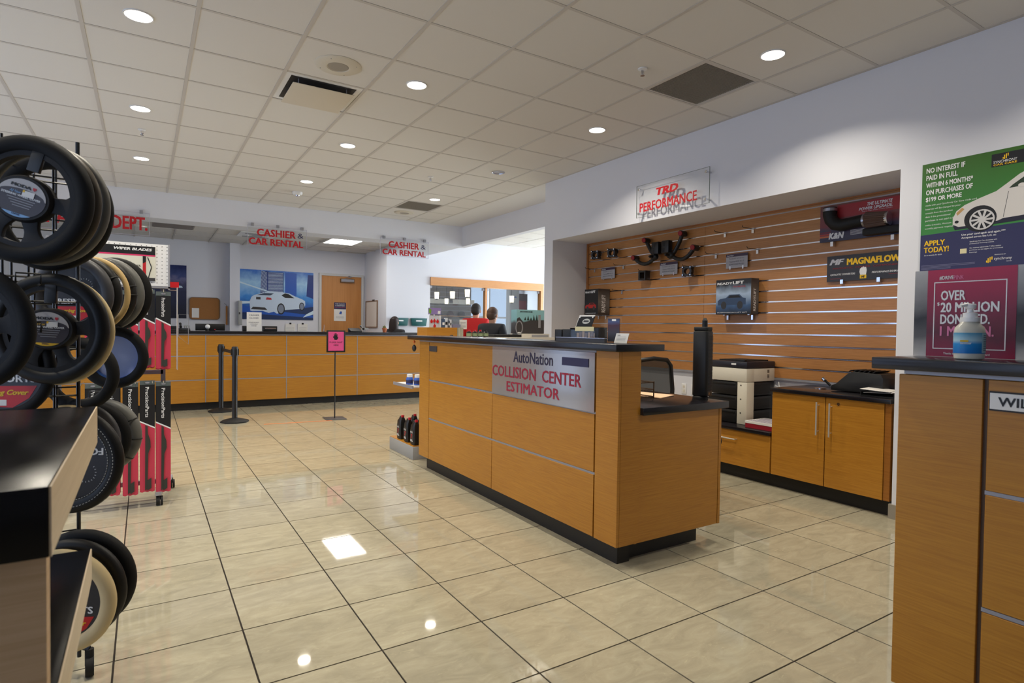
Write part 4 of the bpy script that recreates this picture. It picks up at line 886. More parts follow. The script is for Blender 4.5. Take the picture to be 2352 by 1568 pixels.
for a in (.006, .11): MB().prism(G_, ell(a, .08, .005, .005, 10), .003, .0045).build('pin', M_wh, t)
t = thing('brochure_stand', 'clear stand holding a dark brochure near the counter end', 'brochure holder', (2.39, 2.70, 1.213))
F = Fr((2.37, 2.745, 1.213), (.22, -1, 0), (0, 0, 1))
MB().fb(F, -.012, .115, 0, .004, -.05, .0).fb(F, -.012, .115, .004, .155, -.05, -.047).fb(F, -.012, -.009, .004, .12, -.047, 0).build('acrylic', M_acry, t)
MB().fb(F, .02, .105, .004, .145, -.044, -.04).build('brochure_cover', grad('brochure_purple', [(0, (24, 22, 26)), (.4, (60, 56, 66)), (.7, (70, 30, 50)), (.85, (70, 84, 130)), (1, (30, 30, 36))], 'Z', 0, .15), t)
MB().fb(F, .05, .08, .13, .142, -.04, -.0395).build('title', M_wh, t)
t = thing('white_card_sign', 'small white leaning notice card at the near end of the raised countertop', 'notice', (2.38, 2.55, 1.213))
G_ = Fr((2.345, 2.60, 1.213), (.3, -1, 0), (.13, -.2, .9))
MB().fb(G_, 0, .085, 0, .058, 0, .002).build('card', M_paper, t)
text('NOTICE', G_, .01, .03, .045, .050, M_dgrey, t, c=.003)
m = MB()
for k in range(4): m.fb(G_, .01, .07, .012+.008*k, .0135+.008*k, .002, .0025)
m.build('fine_print', M_grey, t)
MB().tube([(2.35, 2.60, 1.214), (2.42, 2.57, 1.214)], .002, 6).build('foot', M_acry, t)
t = thing('hanging_trinket', 'small orange and black trinket hanging at the far end of the estimator counter', 'trinket', (2.10, 5.09, 1.17))
MB().tube([(2.12, 5.08, 1.172), (2.12, 5.08, 1.12)], .002, 6).ball((2.12, 5.08, 1.155), .012).build('orange_clip', P('clip_orange', (230, 110, 30), .4), t)
MB().ball((2.12, 5.08, 1.095), (.018, .03, .032)).build('black_pouch', M_bp, t, smooth=True)
# gondola behind the counter
t = thing('display_gondola', 'white shelving gondola with grey base behind the far end of the estimator counter', 'shelf unit', (2.9, 5.6, 0))
MB().box(2.2, 4.0, 5.28, 5.92, 0, .128).build('base', P('gondola_grey', (156, 156, 156), .45), t, bev=.004)
MB().box(2.204, 4.0, 5.284, 5.916, .128, .134).build('deck', M_oak, t)
MB().box(2.66, 4.0, 5.56, 5.64, .134, 1.165).build('spine', M_white, t)
s_ = MB().box(2.2, 2.66, 5.28, 5.80, .700, .714).build('shelf', M_white, t)
MB().box(2.19, 2.2, 5.28, 5.80, .692, .722).build('price_rail', M_alup, s_)
MB().prism(Fr((0, 5.6, 0), (1, 0, 0), (0, 0, 1)), [(2.66, .70), (2.66, .62), (2.35, .695)], -.005, .005).build('bracket', M_white, s_)
MB().box(2.42, 4.0, 5.34, 5.88, 1.165, 1.192).build('top_shelf', P('cream_shelf', (214, 208, 196), .5), t)
MB().box(3.98, 4.0, 5.34, 5.88, .134, 1.165).box(2.64, 2.66, 5.34, 5.88, .72, 1.165).build('end_panel', M_white, t)
def jug(x, y, z, lab, first=[None]):
    if first[0]: return dup(first[0], (x, y, z), label=lab)
    t = thing('motor_oil_jug', lab, 'bottle', (x, y, z), group='black oil jugs on the gondola base'); first[0] = t
    F = Fr((0, 0, 0), (1, 0, 0), (0, 1, 0)); fo = [(-.035, -.052), (.035, -.052), (.035, .052), (-.035, .052)]
    V = []; prof = [(0, .92), (.008, 1), (.16, 1), (.19, .93), (.215, .62), (.228, .30)]
    mm = MB()
    for h, k in prof:
        oy = -.028*(1-k)*1.2
        for a in range(12):
            an = 2*PI*a/12; cx = math.copysign(abs(math.cos(an))**.5, math.cos(an))*.036*max(k, .42); cy = math.copysign(abs(math.sin(an))**.5, math.sin(an))*.052*k+oy
            V.append((cx, cy, h))
    mm.add(V, [(i*12+a, i*12+(a+1) % 12, (i+1)*12+(a+1) % 12, (i+1)*12+a) for i in range(5) for a in range(12)]+[tuple(range(12))[::-1], tuple(range(60, 72))])
    mm.build('jug_body', M_bp, t, world=False, smooth=True)
    MB().tube([(0, -.005, .225), (0, .03, .226), (0, .048, .205), (0, .05, .165)], .008, 8).build('jug_handle', M_bp, t, world=False, smooth=True)
    MB().lathe([(.016, 0), (.016, .02), (.013, .022)], Fr((0, -.03, .226), (1, 0, 0), (0, 1, 0)), 14).build('red_cap', P('cap_red', (200, 24, 34), .4), t, world=False, smooth=True)
    G_ = Fr((-.0372, 0, 0), (0, -1, 0), (0, 0, 1))
    MB().fb(G_, -.036, .036, .03, .145, -.004, 0).build('label', P('label_dark', (52, 50, 52), .4), t, world=False)
    text('MOTUL', G_, -.03, .03, .118, .134, M_wh, t, c=.0008, bold=.03, world=False); text('7', G_, -.016, .018, .062, .108, M_redp, t, c=.0008, bold=.06, world=False, shear=.2)
    m = MB()
    for k in range(3): m.fb(G_, -.03, .03-.008*k, .036+.007*k, .039+.007*k, 0, .0006)
    m.build('fine_print', M_wh, t, world=False)
    return t
for x, y, lab in ((2.255, 5.72, 'black oil jug with red cap, leftmost in the front row on the grey base'), (2.255, 5.53, 'black oil jug with red cap, middle of the front row on the grey base'), (2.255, 5.36, 'black oil jug with red cap, nearest the estimator counter in the front row'), (2.40, 5.74, 'black oil jug in the second row behind the leftmost jug'), (2.40, 5.55, 'black oil jug in the second row behind the middle jug'), (2.40, 5.38, 'black oil jug in the second row closest to the counter')): jug(x, y, .134, lab)
def jar(x, y, lab):
    t = thing('wax_jar', lab, 'jar', (x, y, .714), group='blue labelled jars on the white shelf')
    MB().lathe([(.03, .714), (.036, .718), (.036, .775), (.026, .79)], FZ, 18, o=(x, y, 0)).build('jar_body', P('jar_blue', (54, 96, 190), .35), t, smooth=True)
    MB().lathe([(.0365, .728), (.0365, .762)], FZ, 18, o=(x, y, 0), cap=False).build('jar_label', M_navy, t)
    MB().lathe([(.028, .79), (.028, .815), (.024, .82)], FZ, 18, o=(x, y, 0)).build('lid', M_white, t, smooth=True)
jar(2.25, 5.50, 'white-lidded blue jar on the white shelf, left one'); jar(2.30, 5.42, 'white-lidded blue jar on the white shelf, right one')
# things on the gondola top (z 1.192)
ZT = 1.192; Y_ = 5.6
t = thing('wooden_display_box', 'small oak box with grey ribbed end on the gondola top', 'box', (2.65, Y_, ZT))
MB().box(2.445, 2.785, 5.52, 5.78, ZT, 1.29).build('oak_body', M_oak, t)
MB().box(2.787, 2.858, 5.52, 5.78, ZT, 1.29).build('grey_end', P('sage_grey', (150, 148, 130), .5), t)
for k in range(4): MB().box(2.79+.017*k, 2.80+.017*k, 5.515, 5.52, ZT+.002, 1.288).build('rib', P('sage_light', (186, 182, 164), .5), t)
tag(MB().lathe([(.026, 0), (.026, .008), (.012, .022)], FZ, 16, o=(2.68, 5.44, ZT)).build('black_knob_dish', M_bm), 'small black dome sitting in front of the oak display box', 'dish')
t = thing('gift_card_rack', 'clear rack with red round tags and a colourful header card', 'display rack', (2.55, Y_, 1.29))
F = FY(5.58)
MB().fb(F, 2.49, 2.605, 1.29, 1.415, 0, .004).build('back_panel', P('rack_pale', (208, 212, 222), .35), t); MB().fb(F, 2.605, 2.615, 1.29, 1.415, 0, .02).build('side_post', M_white, t)
for a, b in ((2.515, 1.352), (2.548, 1.356), (2.583, 1.352), (2.55, 1.305)): MB().prism(F, ell(a, b, .013, .016, 16), .004, .012).fb(F, a-.003, a+.003, b+.014, b+.024, .004, .012).build('red_tag', P('tag_red', (206, 30, 30), .4), t)
hd = MB().fb(F, 2.475, 2.618, 1.425, 1.492, .01, .014).build('header_card', P('header_lilac', (150, 130, 190), .4), t)
MB().prism(F, [(2.48, 1.44), (2.505, 1.43), (2.51, 1.475), (2.482, 1.485)], .014, .0146).build('green_motif', P('motif_green', (120, 170, 60), .5), hd); MB().prism(F, [(2.58, 1.432), (2.61, 1.432), (2.612, 1.462), (2.584, 1.462)], .014, .0146).build('white_motif', M_wh, hd)
MB().fb(F, 2.54, 2.55, 1.41, 1.43, .0, .01).build('header_post', M_white, t)
for k, (a, w_, h_, c) in enumerate(((2.63, .03, .09, (70, 90, 120)), (2.665, .028, .10, (220, 226, 236)), (2.70, .02, .075, (90, 96, 110)), (2.722, .016, .085, (226, 228, 236)))):
    t = thing('packaged_accessory', ('small blue-grey package behind the oak display box', 'tall white package behind the oak display box', 'narrow grey package behind the oak display box', 'narrow white package behind the oak display box')[k], 'package', (a, 5.6, 1.29), group='small packages on the oak box')
    MB().box(a, a+w_, 5.56, 5.59, 1.29, 1.29+h_).build('carton', P('pkg_%d' % k, c, .4), t); MB().box(a+.003, a+w_-.003, 5.558, 5.5605, 1.29+h_*.3, 1.29+h_*.6).build('label', M_ink if k % 2 else M_wh, t)
t = thing('glass_jar_row', 'clear plastic case of small items behind the oak display box', 'case', (2.79, 5.6, 1.29))
MB().box(2.745, 2.85, 5.54, 5.60, 1.29, 1.352).build('clear_case', M_acry, t); MB().box(2.755, 2.84, 5.55, 5.59, 1.291, 1.325).build('contents', P('contents_grey', (140, 140, 168), .4), t)
t = thing('paper_notice', 'white paper notice in a stand behind the small black bottles', 'notice', (2.91, 5.62, ZT))
MB().fb(FY(5.62), 2.862, 2.95, 1.275, 1.378, 0, .003).build('sheet', M_paper, t); MB().tube([(2.905, 5.62, ZT), (2.905, 5.62, 1.28)], .003, 6).lathe([(.03, ZT), (.03, ZT+.004)], FZ, 16, o=(2.905, 5.62, 0)).build('stand', M_chrome, t)
m = MB()
for k in range(5): m.fb(FY(5.617), 2.872, 2.938, 1.29+.014*k, 1.293+.014*k, .001, .0015)
m.build('fine_print', M_grey, t)
for k in range(4):
    x = 2.905+.068*k
    t = thing('polish_bottle', 'small black bottle with green label, %s in the row of four on the gondola top' % ('leftmost', 'second', 'third', 'rightmost')[k], 'bottle', (x, 5.48, ZT), group='small black bottles on the gondola top')
    MB().lathe([(.026, ZT), (.028, ZT+.004), (.028, ZT+.05), (.012, ZT+.062)], FZ, 16, o=(x, 5.48, 0)).build('bottle_body', M_bp, t, smooth=True)
    MB().lathe([(.0285, ZT+.012), (.0285, ZT+.042)], FZ, 16, o=(x, 5.48, 0), cap=False).build('label', P('label_sage', (134, 148, 112), .5), t)
    MB().lathe([(.013, ZT+.062), (.013, ZT+.078)], FZ, 12, o=(x, 5.48, 0)).build('cap', M_redp if k != 3 else M_bm, t)
t = thing('flat_monitor_box', 'flat black device lying on the gondola top', 'device', (3.4, 5.6, ZT))
MB().box(3.225, 3.58, 5.5, 5.72, ZT, 1.222).build('case', M_bm, t, bev=.003)
t = thing('white_shelf_box', 'low white shelf box under the photo carton', 'box', (3.76, 5.6, ZT))
MB().box(3.585, 3.965, 5.5, 5.75, ZT, 1.232).build('tray', P('cream_shelf', (0, 0, 0)), t); MB().box(3.72, 3.95, 5.496, 5.5, 1.197, 1.222).build('slot', M_grey, t)
t = thing('photo_carton', 'large carton printed with a car fender and pine trees on the gondola top', 'box', (3.75, 5.6, 1.232))
MB().box(3.567, 3.945, 5.58, 5.70, 1.233, 1.506).build('carton', grad('carton_sky', [(0, (50, 50, 56)), (.45, (90, 92, 96)), (.6, (140, 190, 196)), (1, (150, 200, 206))], 'Z', 0, .27), t)
F = FY(5.5795)
MB().prism(F, [(3.567, 1.40), (3.60, 1.42), (3.66, 1.36), (3.75, 1.385), (3.94, 1.39), (3.944, 1.234), (3.567, 1.234)], 0, .0006).build('fender_picture', P('print_car_grey', (66, 64, 66), .4), t)
MB().ring(F, ell(3.60, 1.30, .05, .08), ell(3.60, 1.30, .038, .066), .0006, .001).build('headlamp_ring', M_grey, t)
for a, h_ in ((3.68, .04), (3.72, .055), (3.76, .035), (3.80, .065), (3.84, .07)): MB().prism(F, [(a-.016, 1.385), (a+.016, 1.385), (a, 1.385+h_)], .0003, .0009).build('pine_tree', P('print_pine', (40, 60, 56), .5), t)
text('SCOSCHE', F, 3.61, 3.78, 1.475, 1.49, M_ink, t, c=.0012, bold=.04)
MB().fb(F, 3.862, 3.895, 1.30, 1.45, .0009, .0013).build('phone_picture', M_grey, t); MB().fb(F, 3.58, 3.62, 1.24, 1.25, .0012, .0014).build('caption', M_wh, t)

# ------------------------------------------------------------------ cashier counter
t = thing('cashier_counter', 'long oak panelled cashier counter across the back of the room', 'counter', (2.0, 10.0, 0))
YC = 9.93
MB().box(-2.55, 4.95, YC+.022, 10.2, .11, 1.135).box(4.93, 4.95, 10.2, 11.4, .11, 1.135).build('body', M_oak, t)
MB().box(-2.55, 4.90, YC+.05, 10.2, 0, .11).build('kick', M_kick, t)
F = FY(YC)
xs = [-2.55, -1.55, -.385, .78, 1.94, 3.10, 4.26, 4.95]
for a0, a1 in zip(xs, xs[1:]):
    for b0, b1 in ((.112, .446), (.460, .806), (.820, 1.125)): MB().fb(F, a0+.006, a1-.006, b0, b1, -.02, 0).build('panel', M_oak, t, bev=.0015, seg=1)
for a in xs[1:-1]: MB().fb(F, a-.005, a+.005, .112, 1.13, -.02, .001).build('joint_strip', M_alup, t)
for z in (.453, .813): MB().fb(F, -2.55, 4.95, z-.006, z+.006, -.02, .002).build('rail_strip', M_alup, t)
MB().fb(F, -2.55, 4.95, 1.127, 1.145, -.02, .002).build('top_strip', M_alup, t)
tag(MB().box(-2.55, 5.0, YC-.03, 10.36, 1.146, 1.19).build('raised_countertop', M_slab, bev=.003), 'long black countertop of the cashier counter', 'countertop')
tag(MB().box(-2.55, 4.9, 10.36, 10.8, .72, .76).build('desk_worktop', M_slab), 'lower work surface behind the cashier counter', 'worktop')
ZC = 1.191
def mesh_phone(x, y, lab):
    t = thing('desk_phone', lab, 'telephone', (x, y, ZC))
    MB().prism(Fr((x-.09, y, ZC), (0, 1, 0), (0, 0, 1)), [(-.09, 0), (.09, 0), (.09, .07), (-.09, .02)], -.20, 0).build('phone_base', M_bm, t, bev=.004)
    MB().tube([(x-.065, y-.07, ZC+.055), (x-.065, y, ZC+.085), (x-.065, y+.08, ZC+.105)], [.02, .014, .02], 8).build('handset', M_bp, t, smooth=True)
    G_ = Fr((x-.02, y-.06, ZC+.036), (1, 0, 0), (0, .96, .27))
    m = MB()
    for i in range(4):
        for j in range(3): m.fb(G_, .0+.028*j, .018+.028*j, .01+.025*i, .024+.025*i, 0, .005)
    m.build('keypad', M_grey, t)
    MB().fb(G_, 0, .08, .115, .14, 0, .003).build('display', P('lcd_grey', (130, 140, 130), .3), t)
mesh_phone(.52, 10.1, 'black desk phone at the left of the cashier counter')
mesh_phone(3.30, 10.1, 'black desk phone on the cashier counter in front of the wooden door')
t = thing('black_monitor', 'low black monitor on the cashier counter below the cork board', 'monitor', (.88, 10.15, ZC))
MB().box(.66, 1.07, 10.2, 10.24, ZC+.005, 1.30).build('screen_case', M_bp, t, bev=.004); MB().box(.8, .93, 10.16, 10.3, ZC, ZC+.008).build('stand', M_bm, t)
t = thing('keyboard_tray', 'black keyboard-like device in front of the low black monitor', 'keyboard', (.75, 10.05, ZC))
MB().prism(Fr((.58, 10.06, ZC), (0, 1, 0), (0, 0, 1)), [(-.07, 0), (.08, 0), (.08, .04), (-.07, .015)], -.36, 0).build('case', M_bp, t, bev=.004)
MB().box(.9, .92, 9.985, 9.99, ZC+.02, ZC+.03).build('red_button', M_redp, t)
t = thing('ball_ornament', 'small white ball ornament beside the low black monitor', 'ornament', (.82, 10.12, ZC)); MB().lathe([(.02, 0), (.012, .03)], FZ, 12, o=(.82, 10.12, ZC)).build('foot', M_bm, t); MB().ball((.82, 10.12, ZC+.065), .035).build('ball', M_white, t, smooth=True)
t = thing('closed_notice', 'white cashier closed notice standing on the cashier counter', 'notice', (1.48, 10.1, ZC))
F = FY(10.1)
MB().fb(F, 1.37, 1.59, ZC, 1.495, -.003, 0).build('sheet', M_paper, t)
text('CASHIER', F, 1.405, 1.555, 1.435, 1.46, M_navy, t, bold=0); text('CLOSED', F, 1.41, 1.55, 1.39, 1.415, M_navy, t, bold=0)
text('PLEASE SEE NEXT', F, 1.40, 1.555, 1.325, 1.34, M_navy, t, bold=0); text('AVAILABLE', F, 1.425, 1.53, 1.298, 1.313, M_navy, t, bold=0); text('CASHIER', F, 1.435, 1.515, 1.27, 1.285, M_navy, t, bold=0)
MB().fb(F, 1.36, 1.6, ZC, ZC+.006, -.05, .03).build('foot', M_acry, t)
for x0, x1, lab in ((1.32, 1.37, 'narrow black speaker box left of the closed notice'), (1.62, 1.83, 'black card printer right of the closed notice')):
    t = thing('counter_device', lab, 'device', (x0, 10.15, ZC)); MB().box(x0, x1, 10.1, 10.25, ZC, ZC+.085).build('case', M_bp, t, bev=.008)
    MB().box(x0+.01, x1-.01, 10.095, 10.1, ZC+.02, ZC+.06).build('front_slot', M_bm, t)
    if x1-x0 > .1: MB().box(x0+.02, x1-.02, 10.092, 10.1, ZC+.045, ZC+.055).build('chrome_strip', M_chrome, t)
t = thing('pen_on_base', 'upright pen on a small base on the cashier counter', 'pen', (2.57, 10.1, ZC)); MB().lathe([(.022, 0), (.02, .008)], FZ, 14, o=(2.57, 10.1, ZC)).build('base', M_bm, t); MB().tube([(2.57, 10.1, ZC+.008), (2.578, 10.1, ZC+.12)], [.006, .003], 8).build('pen', M_alup, t)
t = thing('potted_cactus', 'tiny cactus in a terracotta pot on the cashier counter', 'plant', (3.65, 10.12, ZC))
MB().lathe([(.03, 0), (.042, .06), (.045, .062), (.045, .075)], FZ, 16, o=(3.65, 10.12, ZC)).build('pot', P('terracotta', (196, 110, 70), .7), t, smooth=True)
for a, b, h_ in ((0, 0, .045), (.02, .01, .03), (-.02, .005, .035)): MB().ball((3.65+a, 10.12+b, ZC+.08), (.014, .014, h_)).build('stem', P('cactus_green', (110, 110, 60), .7), t, smooth=True)
# queue posts, sign stand, tape
def stanchion(x, y, lab):
    t = thing('queue_post', lab, 'stanchion', (x, y, 0)); 
    MB().lathe([(.175, 0), (.175, .018), (.16, .028), (.05, .055), (.035, .058)], FZ, 8, o=(x, y, 0)).build('base', M_bm, t, smooth=True)
    MB().lathe([(.034, .058), (.034, .93)], FZ, 24, o=(x, y, 0)).build('post', M_black, t, smooth=True)
    MB().lathe([(.04, .87), (.04, .985), (.034, 1.0), (.02, 1.002)], FZ, 24, o=(x, y, 0)).build('head', M_bp, t, smooth=True)
    for k in range(4):
        a = k*PI/2+.3; c, s_ = math.cos(a), math.sin(a); MB().box(x+.04*c-.012, x+.04*c+.012, y+.04*s_-.012, y+.04*s_+.012, .89, .97).build('clip', M_bp, t)
    return t
stanchion(.958, 9.62, 'black queue post nearer the cashier counter'); stanchion(1.01, 8.50, 'black queue post nearer the viewer, its belt tied to the other')
tag(MB().add([(.960, 9.60, .945), (1.008, 8.52, .945), (1.008, 8.52, .900), (.960, 9.60, .900), (.964, 9.60, .945), (1.012, 8.52, .945), (1.012, 8.52, .900), (.964, 9.60, .900)], [(0, 1, 2, 3), (7, 6, 5, 4), (0, 4, 5, 1), (3, 2, 6, 7), (0, 3, 7, 4), (1, 5, 6, 2)]).build('retractable_belt', M_bm), 'black retractable belt between the two queue posts', 'belt')
t = thing('sign_stand', 'black pedestal sign holder with a bright pink wait here card', 'sign stand', (2.24, 8.2, 0), rz=0)
MB().prism(FZ, [(2.10, 8.07), (2.375, 8.05), (2.385, 8.33), (2.115, 8.36)], 0, .008).build('base', M_dgrey, t, bev=.002)
MB().tube([(2.245, 8.2, .008), (2.245, 8.2, .96)], .008, 10).build('pole', M_bm, t, smooth=True)
F = FY(8.19)
MB().fb(F, 2.125, 2.385, .925, 1.232, -.012, 0).build('frame', M_bm, t, bev=.003)
MB().fb(F, 2.148, 2.362, .948, 1.212, .0, .0015).build('pink_card', M_pink, t)
hp = [(2.232, 1.10), (2.222, 1.125), (2.210, 1.135), (2.214, 1.150), (2.224, 1.143), (2.225, 1.182), (2.231, 1.184), (2.234, 1.155), (2.238, 1.193), (2.246, 1.195), (2.248, 1.157), (2.253, 1.192), (2.261, 1.191), (2.260, 1.155), (2.266, 1.180), (2.273, 1.177), (2.273, 1.130), (2.278, 1.142), (2.286, 1.140), (2.280, 1.118), (2.268, 1.10)]
MB().prism(F, hp, .0015, .002).build('hand_symbol', M_ink, t)
text('PLEASE WAIT', F, 2.165, 2.345, 1.055, 1.077, M_ink, t, c=.003, bold=0); text('HERE', F, 2.222, 2.29, 1.015, 1.037, M_ink, t, c=.003, bold=0)
tag(MB().prism(FZ, [(1.31, 8.115), (2.17, 8.035), (2.172, 8.062), (1.312, 8.142)], .0003, .0012).build('orange_tape', P('tape_orange', (236, 120, 40), .5)), 'orange tape line stuck on the floor beside the sign stand', 'tape')
# hanging acrylic signs
def hang(a0, a1, b0, b1, lab, lines, amp=None):
    t = thing('hanging_sign', lab, 'sign', ((a0+a1)/2, 9.79, b1)); F = FY(9.79)
    MB().fb(F, a0, a1, b0, b1, -.005, 0).build('acrylic_panel', M_acry, t)
    m = MB()
    for x0, x1, z0, z1 in ((a0, a1, b0, b0+.004), (a0, a1, b1-.004, b1), (a0, a0+.004, b0, b1), (a1-.004, a1, b0, b1)): m.fb(F, x0, x1, z0, z1, -.006, .001)
    m.build('panel_edge', P('acrylic_edge2', (196, 190, 210), .3), t)
    for k in range(3):
        a = a0+(a1-a0)*(.08+.42*k); MB().fb(F, a-.02, a+.02, b1-.01, b1+.035, -.03, .008).build('clamp', M_alup, t)
    for s, x0, x1, z0, z1 in lines: text(s, F, x0, x1, z0, z1, M_red, t, c=.002, bold=.035)
    if amp: text('&', F, *amp, M_navy, t, c=.002, bold=.0)
hang(1.335, 2.215, 2.52, 2.83, 'clear hanging sign reading cashier and car rental, left one', [('CASHIER', 1.468, 2.045, 2.672, 2.785), ('CAR RENTAL', 1.352, 2.160, 2.535, 2.640)], (2.07, 2.165, 2.685, 2.765))
hang(3.44, 4.345, 2.53, 2.83, 'clear hanging sign reading cashier and car rental, right one', [('CASHIER', 3.59, 4.16, 2.672, 2.785), ('CAR RENTAL', 3.48, 4.29, 2.545, 2.645)], (4.19, 4.29, 2.685, 2.765))
hang(-1.20, .06, 2.53, 2.85, 'clear hanging sign ending in the word dept at the far left', [('PARTS', -1.10, -.49, 2.605, 2.79), ('DEPT.', -.385, .035, 2.600, 2.785)])
# office wall things
t = thing('car_poster', 'large blue city poster with a white sports car on the office back wall', 'poster', (2.34, 12.88, 1.41))
F = FY(12.885); PX, PZ, PW, PH = 1.62, 1.412, 1.437, 1.006
def U(pts): return [(PX+u*PW, PZ+v*PH) for u, v in pts]
MB().fb(F, PX, PX+PW, PZ, PZ+PH, -.012, 0).build('canvas', grad('poster_city_sky', [(0, (20, 46, 110)), (.2, (16, 60, 160)), (.45, (60, 140, 220)), (.75, (170, 214, 246)), (1, (60, 120, 210))], 'Z', 0, 1.0), t)
def pc(n, pts, c, lv): MB().prism(F, U(pts), .0006*lv, .0006*lv+.0005).build(n, c, t)
pb = P('poster_blue_dark', (16, 50, 130), .4); pb2 = P('poster_blue_mid', (30, 90, 190), .4); pl = P('poster_glow', (214, 236, 252), .4)
pc('tower', [(.26, .40), (.28, .98), (.36, .98), (.40, .97), (.58, .97), (.58, .45), (.42, .38)], pb, 1); pc('tower', [(.60, .45), (.60, .98), (.76, .97), (.76, .5)], pb2, 1); pc('tower', [(.90, .5), (.92, .95), (1, .95), (1, .45)], pb, 1)
m = MB()
for k in range(22):
    v = .42+.025*k
    m.prism(F, U([(.265+.0005*k, v+.04), (.355, v), (.355, v+.008), (.265+.0005*k, v+.048)]), .0013, .0018)
    m.prism(F, U([(.37, v), (.57, v+.02*(1-k/30)), (.57, v+.028*(1-k/40)), (.37, v+.009)]), .0013, .0018)
m.build('lit_floors', pl, t)['kind'] = 'stuff'
pc('light_streak', [(0, .72), (.0, .75), (.5, .52), (.5, .50)], pl, 4); pc('light_streak', [(0, .30), (.25, .33), (.25, .36), (0, .36)], pl, 3); pc('road', [(0, 0), (1, 0), (1, .28), (.6, .20), (0, .12)], P('poster_road', (30, 54, 100), .4), 2); pc('road_streak', [(0, .15), (.3, .1), (1, .05), (1, .1), (.3, .2), (0, .28)], pb2, 3)
pc('road_glow', [(.85, .05), (1, .12), (1, .2), (.9, .12)], pl, 4)
car = [(.134, .17), (.125, .36), (.15, .45), (.19, .49), (.30, .54), (.40, .57), (.56, .565), (.66, .545), (.75, .48), (.83, .44), (.88, .40), (.885, .32), (.87, .26), (.82, .23), (.60, .20), (.56, .15), (.49, .12), (.45, .16), (.38, .13), (.30, .17), (.16, .16)]
pc('car_body', car, P('poster_car_white', (206, 224, 244), .35), 5)
pc('car_window', [(.55, .50), (.60, .545), (.65, .53), (.73, .45), (.60, .45)], M_ink, 6); pc('car_rear_window', [(.22, .49), (.32, .535), (.45, .535), (.40, .49)], P('poster_glass', (60, 76, 100), .3), 6)
pc('tail_lamp', [(.34, .40), (.42, .40), (.41, .44), (.35, .45)], P('poster_lamp', (190, 50, 60), .4), 6); pc('number_plate', [(.21, .40), (.27, .40), (.27, .45), (.21, .45)], M_dgrey, 6); pc('rear_diffuser', [(.14, .20), (.36, .19), (.33, .24), (.17, .25)], M_dgrey, 6)
for cu_, cv, ru, rv in ((.545, .22, .052, .115), (.835, .28, .038, .085)):
    MB().prism(F, U(ell(cu_, cv, ru, rv)), .0042, .0047).build('wheel', M_ink, t); MB().prism(F, U(ell(cu_, cv, ru*.75, rv*.78)), .0048, .0052).build('wheel_rim', P('poster_rim', (130, 140, 160), .3), t)
t = thing('night_poster', 'tall dark blue poster at the far left of the office wall', 'poster', (.3, 12.88, 1.40)); F = FY(12.885)
MB().fb(F, -.45, .68, 1.402, 2.415, -.01, 0).build('canvas', grad('night_blue', [(0, (26, 30, 44)), (.5, (44, 50, 84)), (.66, (70, 74, 110)), (.75, (110, 110, 150)), (.82, (60, 76, 130)), (1, (14, 34, 96))], 'Z', 0, 1.0), t)
MB().prism(F, [(.52, 1.98), (.62, 1.99), (.60, 2.02), (.55, 2.03)], .0005, .001).build('light_flare', pl, t)
t = thing('cork_board', 'rounded cork pin board with one pinned sheet on the office wall', 'pin board', (.99, 12.88, 1.4)); rr = .05
def rrect(x0, x1, z0, z1, r, n=5):
    o = []
    for cx, cz, a in ((x1-r, z1-r, 0), (x0+r, z1-r, PI/2), (x0+r, z0+r, PI), (x1-r, z0+r, 3*PI/2)): o += [(cx+r*math.cos(a+PI/2*k/n), cz+r*math.sin(a+PI/2*k/n)) for k in range(n+1)]
    return o
MB().prism(F, rrect(.73, 1.255, 1.39, 1.81, .06), -.015, 0).build('cork', P('cork', (164, 112, 62), .9, var=.3, bscale=300, bump=.3), t)
MB().ring(F, rrect(.722, 1.263, 1.382, 1.818, .066), rrect(.735, 1.25, 1.395, 1.805, .055), -.015, .006).build('frame', P('frame_mocha', (120, 100, 84), .4), t)
tag(MB().fb(F, .772, .895, 1.42, 1.605, .001, .003).build('pinned_sheet', M_paper), 'white sheet pinned to the cork board', 'paper')
t = thing('wall_panel_box', 'narrow grey metal box on the office wall beside the car poster', 'box', (1.6, 12.72, 1.28)); MB().box(1.565, 1.635, 12.66, 12.72, 1.29, 1.77).build('box', P('panel_grey', (170, 172, 170), .5), t, bev=.004); MB().box(1.575, 1.60, 12.655, 12.66, 1.5, 1.54).build('latch', M_dgrey, t)
t = thing('coat_hook_strip', 'narrow brass-edged wooden strip with a hook left of the pilaster', 'strip', (1.38, 12.88, 1.3)); MB().box(1.365, 1.395, 12.86, 12.9, 1.29, 1.66).build('strip', M_oakd, t); MB().tube([(1.38, 12.86, 1.66), (1.36, 12.8, 1.69), (1.33, 12.8, 1.71)], .005, 6).build('hook', M_alup, t)
for x0, x1, lab in ((2.49, 2.69, 'white clipboard page with a black clip, left one on the office wall'), (2.74, 2.94, 'white clipboard page with a black clip, right one on the office wall')):
    t = thing('clipboard_page', lab, 'paper', (x0, 12.88, 1.15)); MB().fb(F, x0, x1, 1.06, 1.33, 0, .004).build('page', M_paper, t); MB().fb(F, x0+.08, x0+.12, 1.315, 1.35, .004, .012).build('clip', M_bm, t)
    m = MB()
    for k in range(6): m.fb(F, x0+.02, x1-.02, 1.10+.03*k, 1.104+.03*k, .004, .0045)
    m.build('fine_print', M_grey, t)
t = thing('door_notice', 'navy and white sanitised facility notice taped to the wooden door', 'notice', (3.62, 12.85, 1.4)); F = FY(12.855)
MB().fb(F, 3.49, 3.75, 1.405, 1.81, 0, .002).build('sheet', M_paper, t); MB().fb(F, 3.49, 3.75, 1.66, 1.81, .002, .0026).build('navy_header', M_navy, t)
